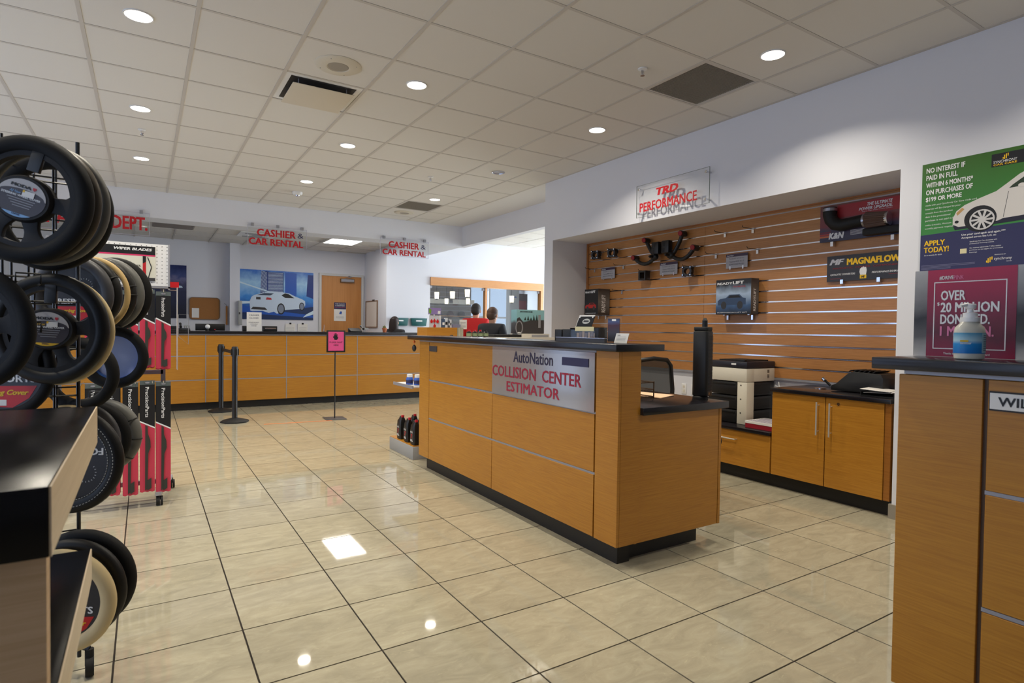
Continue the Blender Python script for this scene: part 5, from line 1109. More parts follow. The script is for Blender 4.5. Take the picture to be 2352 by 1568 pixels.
text('THIS FACILITY', F, 3.515, 3.725, 1.765, 1.785, M_wh, t, c=.0035, bold=.02); text('IS SANITIZED', F, 3.52, 3.72, 1.725, 1.748, M_wh, t, c=.0035, bold=.02); text('FOR YOUR SAFETY', F, 3.51, 3.73, 1.69, 1.706, P('plum_print', (180, 70, 110), .5), t, c=.0035, bold=.02)
MB().prism(F, [(3.60, 1.56), (3.65, 1.55), (3.665, 1.60), (3.64, 1.62), (3.615, 1.60)], .002, .0026).build('spray_symbol', M_blue, t)
m = MB()
for k in range(3): m.fb(F, 3.53, 3.71, 1.50-.018*k, 1.504-.018*k, .002, .0025)
m.build('fine_print', M_grey, t)
t = thing('whiteboard', 'small framed whiteboard on the office side wall by the door', 'whiteboard', (4.17, 12.4, 1.27)); F = FX(4.178)
MB().fb(F, -12.75, -12.02, 1.285, 1.835, 0, .01).build('board', P('board_white', (230, 226, 220), .25), t)
MB().ring(F, [(-12.775, 1.27), (-12.0, 1.27), (-12.0, 1.85), (-12.775, 1.85)], [(-12.74, 1.29), (-12.03, 1.29), (-12.03, 1.83), (-12.74, 1.83)], 0, .018).build('frame', P('frame_brown', (130, 100, 76), .5), t); MB().fb(F, -12.3, -12.2, 1.84, 1.87, .005, .025).build('hanger', M_dgrey, t)
for x0, lab in ((4.28, 'dark green wall file holder, left one behind the seated woman'), (4.70, 'dark green wall file holder, right one on the lounge wall')):
    t = thing('file_holder', lab, 'file holder', (x0+.18, 11.45, 1.32)); F = Fr((0, 11.49, 0), (1, 0, 0), (0, 0, 1))
    MB().prism(F, [(x0+.03, 1.318), (x0+.34, 1.318), (x0+.365, 1.478), (x0, 1.478)], 0, .05).build('pocket', M_teal, t, bev=.004); MB().fb(F, x0+.11, x0+.25, 1.41, 1.435, .05, .053).build('label', M_wh, t)
t = thing('desk_stand', 'thin wire stand on the cashier counter in front of the right green file holder', 'stand', (4.72, 10.1, ZC)); MB().lathe([(.03, 0), (.02, .008)], FZ, 14, o=(4.72, 10.1, ZC)).build('base', M_bm, t); MB().tube([(4.72, 10.1, ZC+.008), (4.75, 10.1, ZC+.08), (4.76, 10.1, ZC+.2)], .003, 6).build('stem', M_dgrey, t)

# ------------------------------------------------------------------ glazed shop front beside the lounge
o = struct(MB().box(5.15, 8.08, 11.46, 11.60, 2.19, 2.36).build('trim_1', wood('fascia_oak', (190, 130, 76), (212, 154, 98))))
MB().box(6.49, 6.535, 11.48, 11.58, .95, 2.19).build('mullion', wood('fascia_oak', (0, 0, 0), (0, 0, 0)), o)
MB().box(8.0, 8.08, 11.46, 11.60, .95, 2.19).build('jamb', wood('fascia_oak', (0, 0, 0), (0, 0, 0)), o)
for x0, x1 in ((5.15, 5.83), (5.84, 6.49), (6.535, 8.0)): MB().box(x0, x1, 11.525, 11.533, .95, 2.19).build('glass_pane', M_glass, o)
for x in (5.17, 6.46, 6.56, 7.97): MB().box(x-.03, x+.03, 11.51, 11.545, 2.13, 2.185).build('pane_clip', M_alup, o)
t = thing('shop_slatwall', 'grey-brown slat display wall with cap shelves behind the shop glass', 'slat wall', (6.0, 13.9, 0))
sm = wood('shop_slat', (96, 80, 76), (122, 104, 98)); 
for k in range(14): MB().box(5.0, 7.42, 13.9, 13.92, .9+.12*k, 1.012+.12*k).build('slat', sm, t)
MB().box(5.0, 7.42, 13.905, 13.93, .9, 2.58).build('groove_backing', M_alup, t)
for z, mt in ((1.93, M_white), (1.60, M_oakd)):
    MB().box(5.2, 7.40, 13.60, 13.9, z-.02, z).build('shelf', mt, t)
for x0, x1 in ((5.95, 6.62), (6.72, 7.35)): MB().fb(FY(13.59), x0, x1, 1.90, 2.02, 0, .004).build('sign_strip', M_paper, t)
def cap(x, z, c, lab):
    t = thing('baseball_cap', lab, 'cap', (x, 13.74, z), group='baseball caps in the shop')
    m_ = P('cap_%d_%d_%d' % c, c, .85)
    MB().ball((x, 13.76, z+.03), (.10, .10, .095), 14, 8).build('crown', m_, t, smooth=True)
    MB().prism(FZ, [(x-.075, 13.70), (x-.07, 13.62), (x, 13.585), (x+.07, 13.62), (x+.075, 13.70)], z+.005, z+.02).build('brim', m_, t)
for k, (c, n) in enumerate((((96, 96, 104), 'grey cap'), ((72, 76, 84), 'dark grey cap'), ((84, 84, 92), 'slate cap'), ((100, 30, 44), 'maroon cap'))): cap(5.75+.38*k, 1.935, c, '%s on the upper shop shelf, number %s from the left' % (n, ('one', 'two', 'three', 'four')[k]))
for k, (c, n) in enumerate((((28, 28, 34), 'black cap'), ((48, 52, 58), 'charcoal cap'), ((70, 26, 36), 'dark red cap'), ((34, 24, 34), 'plum black cap'))): cap(6.05+.34*k, 1.605, c, '%s on the lower oak shop shelf, number %s from the left' % (n, ('one', 'two', 'three', 'four')[k]))
M_pend = P('pendant_glow', (255, 240, 210), .4, emit=(1, .86, .62), estr=3.5)
for x, z, r, lab in ((5.95, 2.06, .055, 'leftmost glowing pendant lamp in the shop'), (6.37, 2.09, .06, 'second glowing pendant lamp in the shop, high'), (6.78, 2.15, .065, 'highest glowing pendant lamp in the shop'), (6.21, 1.93, .045, 'small low glowing pendant lamp in the shop'), (6.80, 1.95, .05, 'low glowing pendant lamp under the highest one'), (8.08, 2.05, .06, 'glowing pendant lamp at the right of the shop')):
    t = thing('pendant_lamp', lab, 'pendant lamp', (x, 12.9, z))
    MB().lathe([(r*.85, z-r*1.4), (r, z+r*1.4)], FZ, 18, o=(x, 12.9, 0)).build('lamp_shade', M_pend, t, smooth=True); MB().lathe([(r*.5, z-r*1.9), (r*.6, z-r*1.4)], FZ, 14, o=(x, 12.9, 0)).build('lower_ring', M_dgrey, t)
    MB().tube([(x, 12.9, z+r*1.4), (x, 12.9, 2.75)], .004, 6).build('cord', M_bm, t)
t = thing('shop_counter', 'pink-beige shop counter beyond the glass with dark items on it', 'counter', (8.4, 14.6, 0))
MB().box(7.6, 9.2, 14.3, 14.8, 0, 1.12).build('counter_body', P('counter_pinkish', (206, 160, 130), .5), t); MB().box(7.56, 9.24, 14.26, 14.84, 1.12, 1.15).build('counter_top', M_white, t)
t = thing('banner_pillar', 'white square pillar in the shop window view', 'pillar', (8.75, 14.0, 0)); MB().box(8.65, 8.95, 13.9, 14.1, 0, 2.75).build('shaft', M_white, t); MB().box(8.70, 8.86, 13.895, 13.9, 2.15, 2.19).build('label', M_blue, t)
t = thing('red_wall_banner', 'dark banner with red picture to the right of the shop pillar', 'banner', (9.3, 14.3, 1.2)); MB().box(9.12, 9.50, 14.3, 14.32, 1.5, 2.3).build('cloth', P('banner_maroon', (80, 44, 56), .6), t); MB().box(9.16, 9.46, 14.295, 14.3, 1.75, 2.1).build('red_picture', P('banner_redpic', (150, 40, 52), .5), t)

# ------------------------------------------------------------------ people
def skin(name, V, E, rad, mat, parent, sub=2, root=0):
    me = bpy.data.meshes.new(name); me.from_pydata(V, E, []); me.materials.append(mat)
    o = bpy.data.objects.new(name, me); COL.objects.link(o); o.parent = parent
    md = o.modifiers.new('skin', 'SKIN'); md.use_smooth_shade = True
    for i, r in enumerate(rad):
        me.skin_vertices[0].data[i].radius = (r, r) if not isinstance(r, tuple) else r
    me.skin_vertices[0].data[root].use_root = True
    s = o.modifiers.new('sub', 'SUBSURF'); s.levels = sub; s.render_levels = sub
    WM[o.name] = WM[parent.name]
    return o
def person(loc, rz, label, top, trousers, hair, skin_c, seated=False, scale=1, long_hair=False):
    t = thing('person', label, 'person', loc, rz)
    V = [(0, 0, .95), (0, .0, 1.10), (0, .01, 1.28), (0, .015, 1.42), (0, .01, 1.50), (0, -.01, 1.56), (0, -.02, 1.63), (0, -.02, 1.71)]
    Rr = [(.15, .11), (.135, .10), (.16, .11), (.12, .09), (.052, .052), (.062, .07), (.078, .092), (.062, .075)]
    E = [(i, i+1) for i in range(7)]
    for s in (-1, 1):
        b = len(V)
        if seated: lg = [(s*.09, -.02, .92), (s*.11, -.40, .92), (s*.12, -.42, .50), (s*.12, -.56, .48)]
        else: lg = [(s*.09, 0, .86), (s*.10, -.01, .50), (s*.11, .02, .09), (s*.12, -.13, .045)]
        V += lg; Rr += [.088, .06, .042, .035]; E += [(0, b), (b, b+1), (b+1, b+2), (b+2, b+3)]
        b = len(V)
        am = [(s*.185, .01, 1.42), (s*.25, -.02, 1.16), (s*.22, -.20, 1.02), (s*.20, -.27, .99)]
        V += am; Rr += [.055, .043, .028, .034]; E += [(3, b), (b, b+1), (b+1, b+2), (b+2, b+3)]
        h = b+3
        for k in range(4):
            f0 = len(V); dx = (k-1.5)*.019; ln = (.038, .046, .043, .033)[k]
            V += [(s*.20+dx, -.30, .985), (s*.20+dx*1.1, -.30-ln, .965), (s*.20+dx*1.1, -.30-ln-.02, .94)]; Rr += [.009, .008, .007]; E += [(h, f0), (f0, f0+1), (f0+1, f0+2)]
        f0 = len(V); V += [(s*.20-s*.035, -.28, .985), (s*.20-s*.045, -.315, .965)]; Rr += [.010, .008]; E += [(h, f0), (f0, f0+1)]
    skin('body', V, E, Rr, skin_c, t)
    tv = [(0, 0, .90), (0, 0, 1.10), (0, .01, 1.28), (0, .015, 1.43), (0, .005, 1.515)]; tr = [(.185, .145), (.17, .135), (.20, .155), (.165, .14), (.085, .09)]; te = [(i, i+1) for i in range(4)]
    for s in (-1, 1):
        b = len(tv); tv += [(s*.19, .01, 1.44), (s*.255, -.02, 1.16), (s*.225, -.185, 1.03)]; tr += [.10, .075, .05]; te += [(3, b), (b, b+1), (b+1, b+2)]
    skin('jacket', tv, te, tr, top, t)
    tv = [(0, 0, .96)]; tr = [(.165, .125)]; te = []
    for s in (-1, 1):
        b = len(tv)
        tv += ([(s*.09, -.02, .92), (s*.11, -.40, .92), (s*.12, -.42, .55)] if seated else [(s*.095, 0, .84), (s*.105, -.01, .50), (s*.11, .015, .12)]); tr += [.108, .08, .065]; te += [(0, b), (b, b+1), (b+1, b+2)]
    skin('trousers', tv, te, tr, trousers, t)
    sh = [(s*.12, -.05, .035) for s in (-1, 1)]
    for s in (-1, 1):
        if seated: MB().ball((s*.12, -.52, .455), (.045, .13, .045)).build('shoe', M_bm, t, world=False, smooth=True)
        else: MB().ball((s*.12, -.06, .045), (.048, .14, .045)).build('shoe', M_bm, t, world=False, smooth=True)
    # head details
    hm = MB().ball((0, -.005, 1.70), (.092, .105, .10), 18, 12)
    if long_hair: hm.lathe([(.10, -.34), (.115, -.22), (.10, -.05), (.085, .02)], Fr((0, .03, 1.72), (1, 0, 0), (0, 1, 0)), 20, sb=.8)
    else: hm.ball((0, .025, 1.66), (.086, .085, .09), 16, 10)
    hm.build('hair', hair, t, world=False, smooth=True)
    MB().ball((-.032, -.108, 1.655), .011).ball((.032, -.108, 1.655), .011).build('eyes', M_ink, t, world=False, smooth=True)
    MB().ball((0, -.12, 1.632), (.012, .02, .022)).build('nose', skin_c, t, world=False, smooth=True)
    MB().ball((0, -.108, 1.60), (.024, .008, .006)).build('mouth', P('lips', (150, 80, 76), .5), t, world=False, smooth=True)
    for s in (-1, 1): MB().ball((s*.085, -.01, 1.645), (.012, .022, .03)).build('ear', skin_c, t, world=False, smooth=True)
    t.scale = (scale, scale, scale)
    return t
SK = P('skin_tan', (196, 146, 118), .55); HB = P('hair_black', (22, 18, 18), .6); HBr = P('hair_brown', (74, 50, 36), .6); TR = P('trousers_dark', (32, 34, 44), .85)
person((5.01, 9.2, 0), 2.4, 'person in a black and red jacket with dark hair beyond the estimator counter', P('jacket_red', (190, 24, 26), .8), TR, HB, SK, scale=.963)
person((4.42, 7.6, 0), 2.0, 'person in a black jacket with brown hair standing right of the red jacket', P('jacket_black', (20, 22, 30), .8), TR, HBr, SK, scale=.895)
person((4.15, 10.95, -.12), 2.2, 'seated person with long dark hair behind the cashier counter', P('blouse_black', (26, 24, 28), .8), TR, P('hair_darkbrown', (40, 24, 20), .6), SK, seated=True, scale=.90, long_hair=True)
t = thing('counter_stool', 'tall stool under the seated person behind the cashier counter', 'stool', (4.15, 10.95, 0), rz=2.2)
MB().lathe([(.17, .625), (.19, .64), (.19, .68), (.16, .70)], q, 20).build('seat', M_bm, t, world=False, smooth=True)
for k in range(4):
    a = PI/4+k*PI/2; MB().tube([(.12*math.cos(a), .12*math.sin(a), .64), (.2*math.cos(a), .2*math.sin(a), .012)], .014, 8).build('leg', M_dgrey, t, world=False)
MB().torus(Fr((0, 0, .25), (1, 0, 0), (0, 1, 0)), .168, .010, 28, 8).build('foot_ring', M_chrome, t, world=False, smooth=True)

# ------------------------------------------------------------------ wiper blade gondola
t = thing('wiper_rack', 'white pegboard wiper blade rack on casters with a printed header', 'display rack', (-.3, 5.07, 0))
F = FY(5.0)
MB().box(-.55, .155, 5.0, 5.03, 1.565, 1.868).build('pegboard', M_white, t)
m = MB()
for i in range(22):
    for j in range(11): m.fb(F, -.535+.032*i, -.530+.032*i, 1.585+.0265*j, 1.590+.0265*j, .0002, .0008)
m.build('peg_holes', M_dgrey, t)['kind'] = 'stuff'
MB().box(.146, .158, 4.992, 5.04, 1.54, 1.872).box(-.56, -.548, 4.992, 5.04, 1.54, 1.872).box(-.56, .158, 4.992, 5.04, 1.55, 1.562).build('board_edge', M_alup, t)
hd = MB().fb(F, -.42, .065, 1.60, 1.846, .002, .006).build('header_card', P('header_cream', (224, 222, 206), .5), t)
MB().fb(F, -.42, .065, 1.785, 1.846, .006, .0066).build('black_band', M_ink, hd); MB().fb(F, -.42, .065, 1.776, 1.786, .006, .0068).build('pink_line', P('header_pink', (222, 60, 110), .4), hd)
MB().fb(F, .01, .065, 1.60, 1.622, .006, .0066).build('grey_block', M_dgrey, hd)
text('WIPER BLADES', F, -.185, .045, 1.813, 1.832, M_wh, hd, c=.0075, bold=.04, shear=.2)
text('BLADES FOR SUPERIOR PERFORMANCE.', F, -.34, -.022, 1.700, 1.712, M_ink, hd, c=.0075, bold=.03)
text('Superior visibility for smooth wear', F, -.21, -.022, 1.686, 1.692, M_grey, hd, c=.0075, bold=0)
MB().fb(F, -.012, .008, 1.722, 1.775, .006, .009).build('pack_picture_top', M_ink, hd); MB().prism(F, [(-.012, 1.722), (-.012, 1.61), (.004, 1.60), (.008, 1.60), (.008, 1.735)], .0062, .0092).build('pack_picture_red', M_redp, hd)
MB().tube([F.p(.018, 1.770, .009), F.p(.042, 1.70, .009), F.p(.030, 1.655, .009), F.p(.022, 1.62, .009)], .0028, 6).build('blade_picture', M_ink, hd)
MB().fb(F, -.44, -.415, 1.745, 1.765, .006, .007).build('pink_initial', P('header_pink', (0, 0, 0)), hd)
M_post = P('post_grey', (128, 124, 128), .4, metal=.4)
for x in (-.50, .115): MB().box(x-.015, x+.015, 5.03, 5.06, .09, 1.6).build('upright', M_post, t)
MB().box(-.50, .115, 5.03, 5.06, .11, .14).box(-.50, .115, 5.03, 5.06, .92, .95).build('crossbar', M_post, t)
for x, dx in ((-.50, -.06), (.115, .06)):
    lg = MB().prism(FZ, [(x-.018-dx*.6, 4.80), (x+.018-dx*.6, 4.80), (x+.018+dx*.9, 5.32), (x-.018+dx*.9, 5.32)], .075, .10).build('base_leg', M_alup, t)
    for yy, xx in ((4.83, x-dx*.6), (5.30, x+dx*.9)):
        MB().lathe([(.032, -.012), (.032, .012)], Fr((xx, yy, .034), (0, 1, 0), (0, 0, 1)), 18).lathe([(.032, .016), (.032, .03)], Fr((xx, yy, .034), (0, 1, 0), (0, 0, 1)), 18).tube([(xx+.008, yy, .04), (xx+.008, yy, .08)], .012, 8).build('caster', M_rub, lg, smooth=True)
for z in (1.515, .875):
    for x in (-.36, -.26, -.16, -.055, .045, .112): MB().tube([(x, 5.03, z), (x, 4.80, z), (x, 4.79, z+.015)], .0028, 6).build('peg_hook', M_chrome, t)
gm = MB()
for k in range(6): gm.tube([(.205, 4.98+.02*k, .95), (.205, 4.98+.02*k, 1.56)], .0022, 5)
for z in (1.0, 1.14, 1.24, 1.34, 1.42, 1.5): gm.tube([(.205, 4.975, z), (.205, 5.085, z)], .0022, 5)
gm.tube([(.155, 5.03, 1.54), (.205, 5.03, 1.54)], .003, 5).build('side_grid', P('grid_white', (206, 200, 190), .4), t)
MB().box(.15, .215, 5.0, 5.05, 1.56, 1.60).build('red_clip', P('cap_red', (0, 0, 0)), t)
tag(MB().tube([(.21, 4.97, 1.36), (.275, 4.97, 1.36), (.275, 4.97, 1.14), (.21, 4.97, 1.20)], .002, 5, closed=True).build('empty_wire_pocket', M_acry if False else M_alup), 'empty wire leaflet pocket at the right side of the wiper rack', 'wire pocket')
def pack(x, y, z, h, lab, first={}):
    if h in first: return dup(first[h], (x, y, z), label=lab)
    t = thing('wiper_blade_pack', lab, 'package', (x, y, z), group='wiper blade packs on the rack'); first[h] = t
    G_ = Fr((0, 0, 0), (1, 0, 0), (0, 0, 1)); W = .045; zs = -h*.40
    MB().prism(G_, [(-W, -.03), (W, -.03), (W, zs-.025), (-W, zs+.025)], -.003, 0).build('black_card', M_ink, t, world=False)
    zz = [(-W, zs+.02), (W, zs-.03)]+[(W-.015*k, -h-(.006 if k % 2 else 0)) for k in range(7)]
    MB().prism(G_, zz, -.003, 0).build('red_card', P('pack_red', (206, 62, 86), .4), t, world=False)
    MB().prism(G_, [(-W, zs+.032), (-W, zs+.022), (W, zs-.028), (W, zs-.018)], 0, .0006).build('white_stripe', M_wh, t, world=False)
    MB().prism(G_, [(-.012, zs-.0), (.002, zs-.01), (.006, -h*.62), (.0, -h+.02), (-.014, -h+.01)], 0, .010).prism(G_, [(.004, -h*.48), (.018, -h*.54), (.02, -h*.60), (.004, -h*.66)], 0, .010).prism(G_, [(.0, -h*.90), (.024, -h*.88), (.024, -h*.97), (.0, -h*.99)], 0, .012).build('blade', P('blade_charcoal', (52, 52, 46), .6), t, world=False)
    MB().prism(G_, [(-W, 0), (W, 0), (W, -.03), (-W, -.03)], -.003, .0).build('clear_tab', P('tab_clear', (110, 120, 120), .2, alpha=.45), t, world=False)
    H = Fr((0, -.0008, 0), (0, 0, -1), (1, 0, 0))
    text('PrecisionParts', H, .045, h*.33, -.012, .010, M_wh, t, c=.0, bold=.01, world=False)
    MB().prism(G_, ell(0, -.015, .014, .006, 12), 0, .002).build('tab_hole', M_alup, t, world=False)
    return t
wx = {0: 'rightmost', 1: 'second from the right', 2: 'third from the right', 3: 'fourth from the right', 4: 'fifth from the right'}
for row, z, h in ((0, 1.518, .54), (1, .880, .78)):
    for ci, x in enumerate((.112, .015, -.085, -.19, -.295)):
        for d in range(5):
            pack(x-.0, 4.815+.035*d, z-.004*d+(.012 if ci % 2 else 0), h, ('front' if d == 0 else ('second', 'third', 'fourth', 'fifth')[d-1])+' wiper blade pack on the %s %s hook' % (wx[ci], ('upper', 'lower')[row]))

# ------------------------------------------------------------------ steering wheel cover rack
ROT = -.467
n1 = Vector((-.45, -.893, 0)); uu = Vector((.893, -.45, 0)); RC = Vector((-.385, 2.755, 0))
t = thing('cover_rack', 'black wire grid tower rack holding steering wheel covers', 'display rack', (RC.x, RC.y, 0), rz=.08)
def wire(m, pts, r=.0028): m.tube(pts, r, 5)
hs = .17
for s, nm in enumerate(('front', 'right', 'back', 'left')):
    a = s*PI/2; c, s_ = math.cos(a), math.sin(a); rot = lambda x, y: (x*c-y*s_, x*s_+y*c)
    m = MB()
    for k in range(6):
        x = -hs+2*hs*k/5; wire(m, [rot(x, -hs)+(.17,), rot(x, -hs)+(1.92,)], .0042)
    z = .2
    while z < 1.93:
        wire(m, [rot(-hs, -hs)+(z,), rot(hs, -hs)+(z,)], .0036); z += .083
    m.build('grid_panel', M_wire, t, world=False)
for a, b in ((-1, -1), (1, -1), (1, 1), (-1, 1)):
    MB().tube([(a*hs, b*hs, .08), (a*hs, b*hs, 1.93)], .0065, 8).build('corner_post', M_wire, t, world=False)
    MB().tube([(a*.12, b*.12, .13), (a*.20, b*.17, .10)], .01, 6).build('base_arm', M_wire, t, world=False)
    MB().lathe([(.036, -.013), (.036, .013)], Fr((a*.20, b*.17, .037), (0, 1, 0), (0, 0, 1)), 18).tube([(a*.20, b*.17, .04), (a*.20, b*.17, .10)], .014, 8).build('caster', M_rub, t, world=False, smooth=True)
def hookarm(p0, d, L_, z, nm='cover_hook'):
    m = MB(); p0 = Vector(p0); d = Vector(d).normalized(); k = d.cross(Vector((0, 0, 1)))*.03
    m.tube([(p0+k).to_tuple()[:2]+(z,), (p0+k+d*L_).to_tuple()[:2]+(z,), (p0+k+d*(L_+.005)).to_tuple()[:2]+(z+.03,), (p0-k+d*(L_+.005)).to_tuple()[:2]+(z+.03,), (p0-k+d*L_).to_tuple()[:2]+(z,), (p0-k).to_tuple()[:2]+(z,)], .0028, 6)
    return m.build(nm, M_wire, t, world=False)
RK = t
def cover(c, Rr, r, mat, lab, yaw=ROT, kind=None, sq=.8, stitch=False, tilt=0.0, bands=None, lab_c=None, seams=None, roll=0):
    t = thing('steering_wheel_cover', lab, 'steering wheel cover', c, rot=(tilt, roll, yaw))
    F = Fr((0, 0, 0), (1, 0, 0), (0, 0, 1))
    MB().torus(F, Rr-r, r, 56, 14, sq).build('rim', mat, t, world=False, smooth=True)
    if stitch:
        m = MB()
        for rr_ in (Rr-r*1.05, Rr-r*1.9):
            hgt = r*sq*(.99 if rr_ > Rr-r*1.5 else .62)
            for k in range(90):
                a = 2*PI*k/90; b = a+.035; m.prism(F, [(rr_*math.cos(a), rr_*math.sin(a)), (rr_*math.cos(b), rr_*math.sin(b)), ((rr_+.0015)*math.cos(b), (rr_+.0015)*math.sin(b)), ((rr_+.0015)*math.cos(a), (rr_+.0015)*math.sin(a))], hgt-.002, hgt+.0012)
        m.build('stitching', P('thread_white', (200, 200, 196), .7), t, world=False)['kind'] = 'stuff'
    if bands:
        for a in bands:
            p_ = F.p((Rr-r)*math.cos(a), (Rr-r)*math.sin(a), 0); dd = Vector((math.cos(a), 0, math.sin(a)))
            MB().torus(Fr(p_, dd, Vector((0, 1, 0))), r*1.0, r*.07, 18, 6, 1.6).build('band', M_bm, t, world=False, smooth=True)
    ri = Rr-2*r+.004
    if kind in ('large', 'small'):
        # dummy wheel: hub, four spokes
        hub = P('dummy_plastic', (30, 29, 30), .6, spec=.3)
        MB().lathe([(ri*.60, -.01), (ri*.60, .010), (ri*.55, .02)], F, 36, sb=.80).build('hub', hub, t, world=False, smooth=True)
        for ac, ah, ar in ((.10, .46, .30), (PI-.10, .46, .30), (-1.12, .40, .26), (PI+1.12, .40, .26)):
            pts = []
            for sg in (-1, 1):
                side = []
                for k in range(7):
                    u = k/6; hw = ah*(1-u)+ar*u*1.15-.30*math.sin(PI*u)*.55; rr_ = ri*(.48+.50*u); side.append((rr_*math.cos(ac+sg*hw), rr_*math.sin(ac+sg*hw)*(.84+.16*u)))
                pts += side if sg < 0 else side[::-1]
            MB().prism(F, pts, -.008, .008).build('spoke', hub, t, world=False, bev=.002)
        MB().ring(F, ell(0, 0, ri*1.02, ri*1.02, 40), ell(0, 0, ri*.90, ri*.90, 40), -.012, .01).build('inner_ring', hub, t, world=False)
        e = lambda k, lo, hi: ell(0, 0, ri*.49*k, ri*.39*k, 20, lo, hi)
        MB().prism(F, ell(0, 0, ri*.49, ri*.39, 32), .019, .021).build('oval_label', P('label_mauve', (60, 52, 56), .4), t, world=False)
        MB().prism(F, ell(0, 0, ri*.49, ri*.39, 24, .12, PI-.12), .021, .0216).build('label_top', P('label_silver', (186, 182, 180), .4), t, world=False)
        arc = [(ri*.49*.98*(-1+2*k/16), ri*.39*(.08+.40*math.sqrt(max(0, 1-(-1+2*k/16)**2)))) for k in range(17)]
        MB().prism(F, arc, .0216, .0220).build('label_arc', P('label_mauve', (0, 0, 0)), t, world=False)
        MB().prism(F, ell(0, 0, ri*.49, ri*.39, 16, -PI/2-.62, -PI/2+.62), .021, .0216).build('label_size_band', P('label_blue', (130, 176, 220), .4) if kind == 'large' else M_yel, t, world=False)
        w_ = ri*.49
        text('MODA', F, -w_*.52, w_*.30, ri*.21, ri*.275, M_ink, t, c=.0224, bold=.05, world=False)
        MB().prism(F, [(w_*.36, ri*.275), (w_*.50, ri*.275), (w_*.50, ri*.235), (w_*.43, ri*.205), (w_*.36, ri*.235)], .0222, .0226).build('shield_emblem', M_redp, t, world=False)
        text('STEERING WHEEL COVER', F, -w_*.8, w_*.8, ri*.02, ri*.065, M_wh, t, c=.0224, bold=.04, world=False)
        text('All New', F, -w_*.5, -w_*.05, ri*.08, ri*.135, P('label_blue', (0, 0, 0)) if kind == 'large' else M_yel, t, c=.0224, bold=0, shear=.3, world=False)
        m = MB()
        for k in range(4): m.fb(F, -w_*(.55-.1*k), w_*(.6-.05*k), -ri*(.03+.05*k), -ri*(.015+.05*k), .021, .0214)
        m.build('fine_print', M_grey, t, world=False)
        text('LARGE' if kind == 'large' else 'SMALL', F, -w_*.16, w_*.16, -ri*.355, -ri*.32, M_navy, t, c=.0224, world=False)
        MB().fb(F, w_*.02, w_*.5, ri*.05, ri*.17, .0226, .0236).build('price_sticker', M_paper, t, world=False); MB().fb(F, w_*.02, w_*.10, ri*.13, ri*.175, .0237, .024).build('sticker_corner', M_yel, t, world=False)
        MB().fb(F, -.018, .018, Rr-2*r-.055, Rr-2*r+.01, .0, .012).build('hang_tab', M_bp, t, world=False, bev=.002)
    if kind in ('disc', 'disc_up'):
        fl_ = -1 if kind == 'disc_up' else 1
        D = Fr((0, 0, 0), (fl_, 0, 0), (0, 0, fl_))
        MB().lathe([(ri, -.004), (ri, .0)], D, 44).build('insert_card', P('insert_black', (36, 32, 33), .35), t, world=False)
        text('EXPLORESPORTS' if False else 'FORESPORTS', D, -ri*.85, ri*.78, -ri*.32, -ri*.14, M_wh, t, c=.0012, bold=.03, world=False)
        pts = [(-ri*.62, -ri*.42), (ri*.80, -ri*.40), (ri*.62, -ri*.70), (ri*.25, -ri*.93), (-ri*.30, -ri*.90), (-ri*.5, -ri*.7)]
        MB().prism(D, pts, .0004, .001).build('red_panel', P('insert_red', (200, 20, 26), .4), t, world=False)
        text('Steering Cover', D, -ri*.55, ri*.62, -ri*.66, -ri*.50, M_yel, t, c=.0014, bold=.04, shear=.35, world=False)
        MB().fb(D, -ri*.15, ri*.12, -ri*.88, -ri*.74, .001, .0016).build('barcode_label', M_paper, t, world=False)
        for gx_, gr in ((-.42, .26), (.38, .30)):
            g_ = MB()
            for k in range(15):
                a = -.6+k*(PI+1.2)/14; g_.prism(D, [(ri*(gx_+gr*math.cos(a)), ri*(.30+gr*math.sin(a))), (ri*(gx_+gr*.86*math.cos(a)), ri*(.30+gr*.86*math.sin(a))), (ri*(gx_+gr*.86*math.cos(a+.04)), ri*(.30+gr*.86*math.sin(a+.04))), (ri*(gx_+gr*math.cos(a+.04)), ri*(.30+gr*math.sin(a+.04)))], .0004, .001)
            g_.build('gauge_ticks', M_wh, t, world=False)['kind'] = 'stuff'
            MB().prism(D, [(ri*gx_, ri*.24), (ri*(gx_+.2), ri*.28), (ri*gx_, ri*.255)], .001, .0014).build('gauge_needle', P('insert_red', (0, 0, 0)), t, world=False)
    if kind == 'blue':
        MB().lathe([(ri, -.03), (ri*.98, -.028)], F, 44).build('blue_liner', P('liner_blue', (168, 180, 220), .35), t, world=False)
        MB().ring(F, ell(0, 0, ri*1.03, ri*1.03, 40), ell(0, 0, ri*.93, ri*.93, 40), -.028, -.015).build('liner_edge', P('liner_blue_edge', (70, 110, 190), .4), t, world=False)
    return t
C_bk = P('cover_black', (11, 11, 12), .72, spec=.3, bump=.15, bscale=250); C_bk2 = P('cover_black_gloss', (14, 13, 13), .5, spec=.35); C_gr = P('cover_grey', (98, 98, 94), .5, bump=.1, bscale=200); C_dg = P('cover_darkgrey', (50, 50, 54), .5, bump=.1, bscale=200)
C_tan = P('cover_tan', (198, 168, 112), .6, bump=.15, bscale=200); C_br = P('cover_olive', (56, 48, 36), .45); C_cr = P('cover_cream', (206, 186, 142), .7, bump=.15, bscale=160)
def stack(c0, step, items):
    for k, (Rr, r, mt, lab, kw) in enumerate(items):
        c = Vector(c0)+Vector(step)*k; cover(tuple(c), Rr, r, mt, lab, **kw)
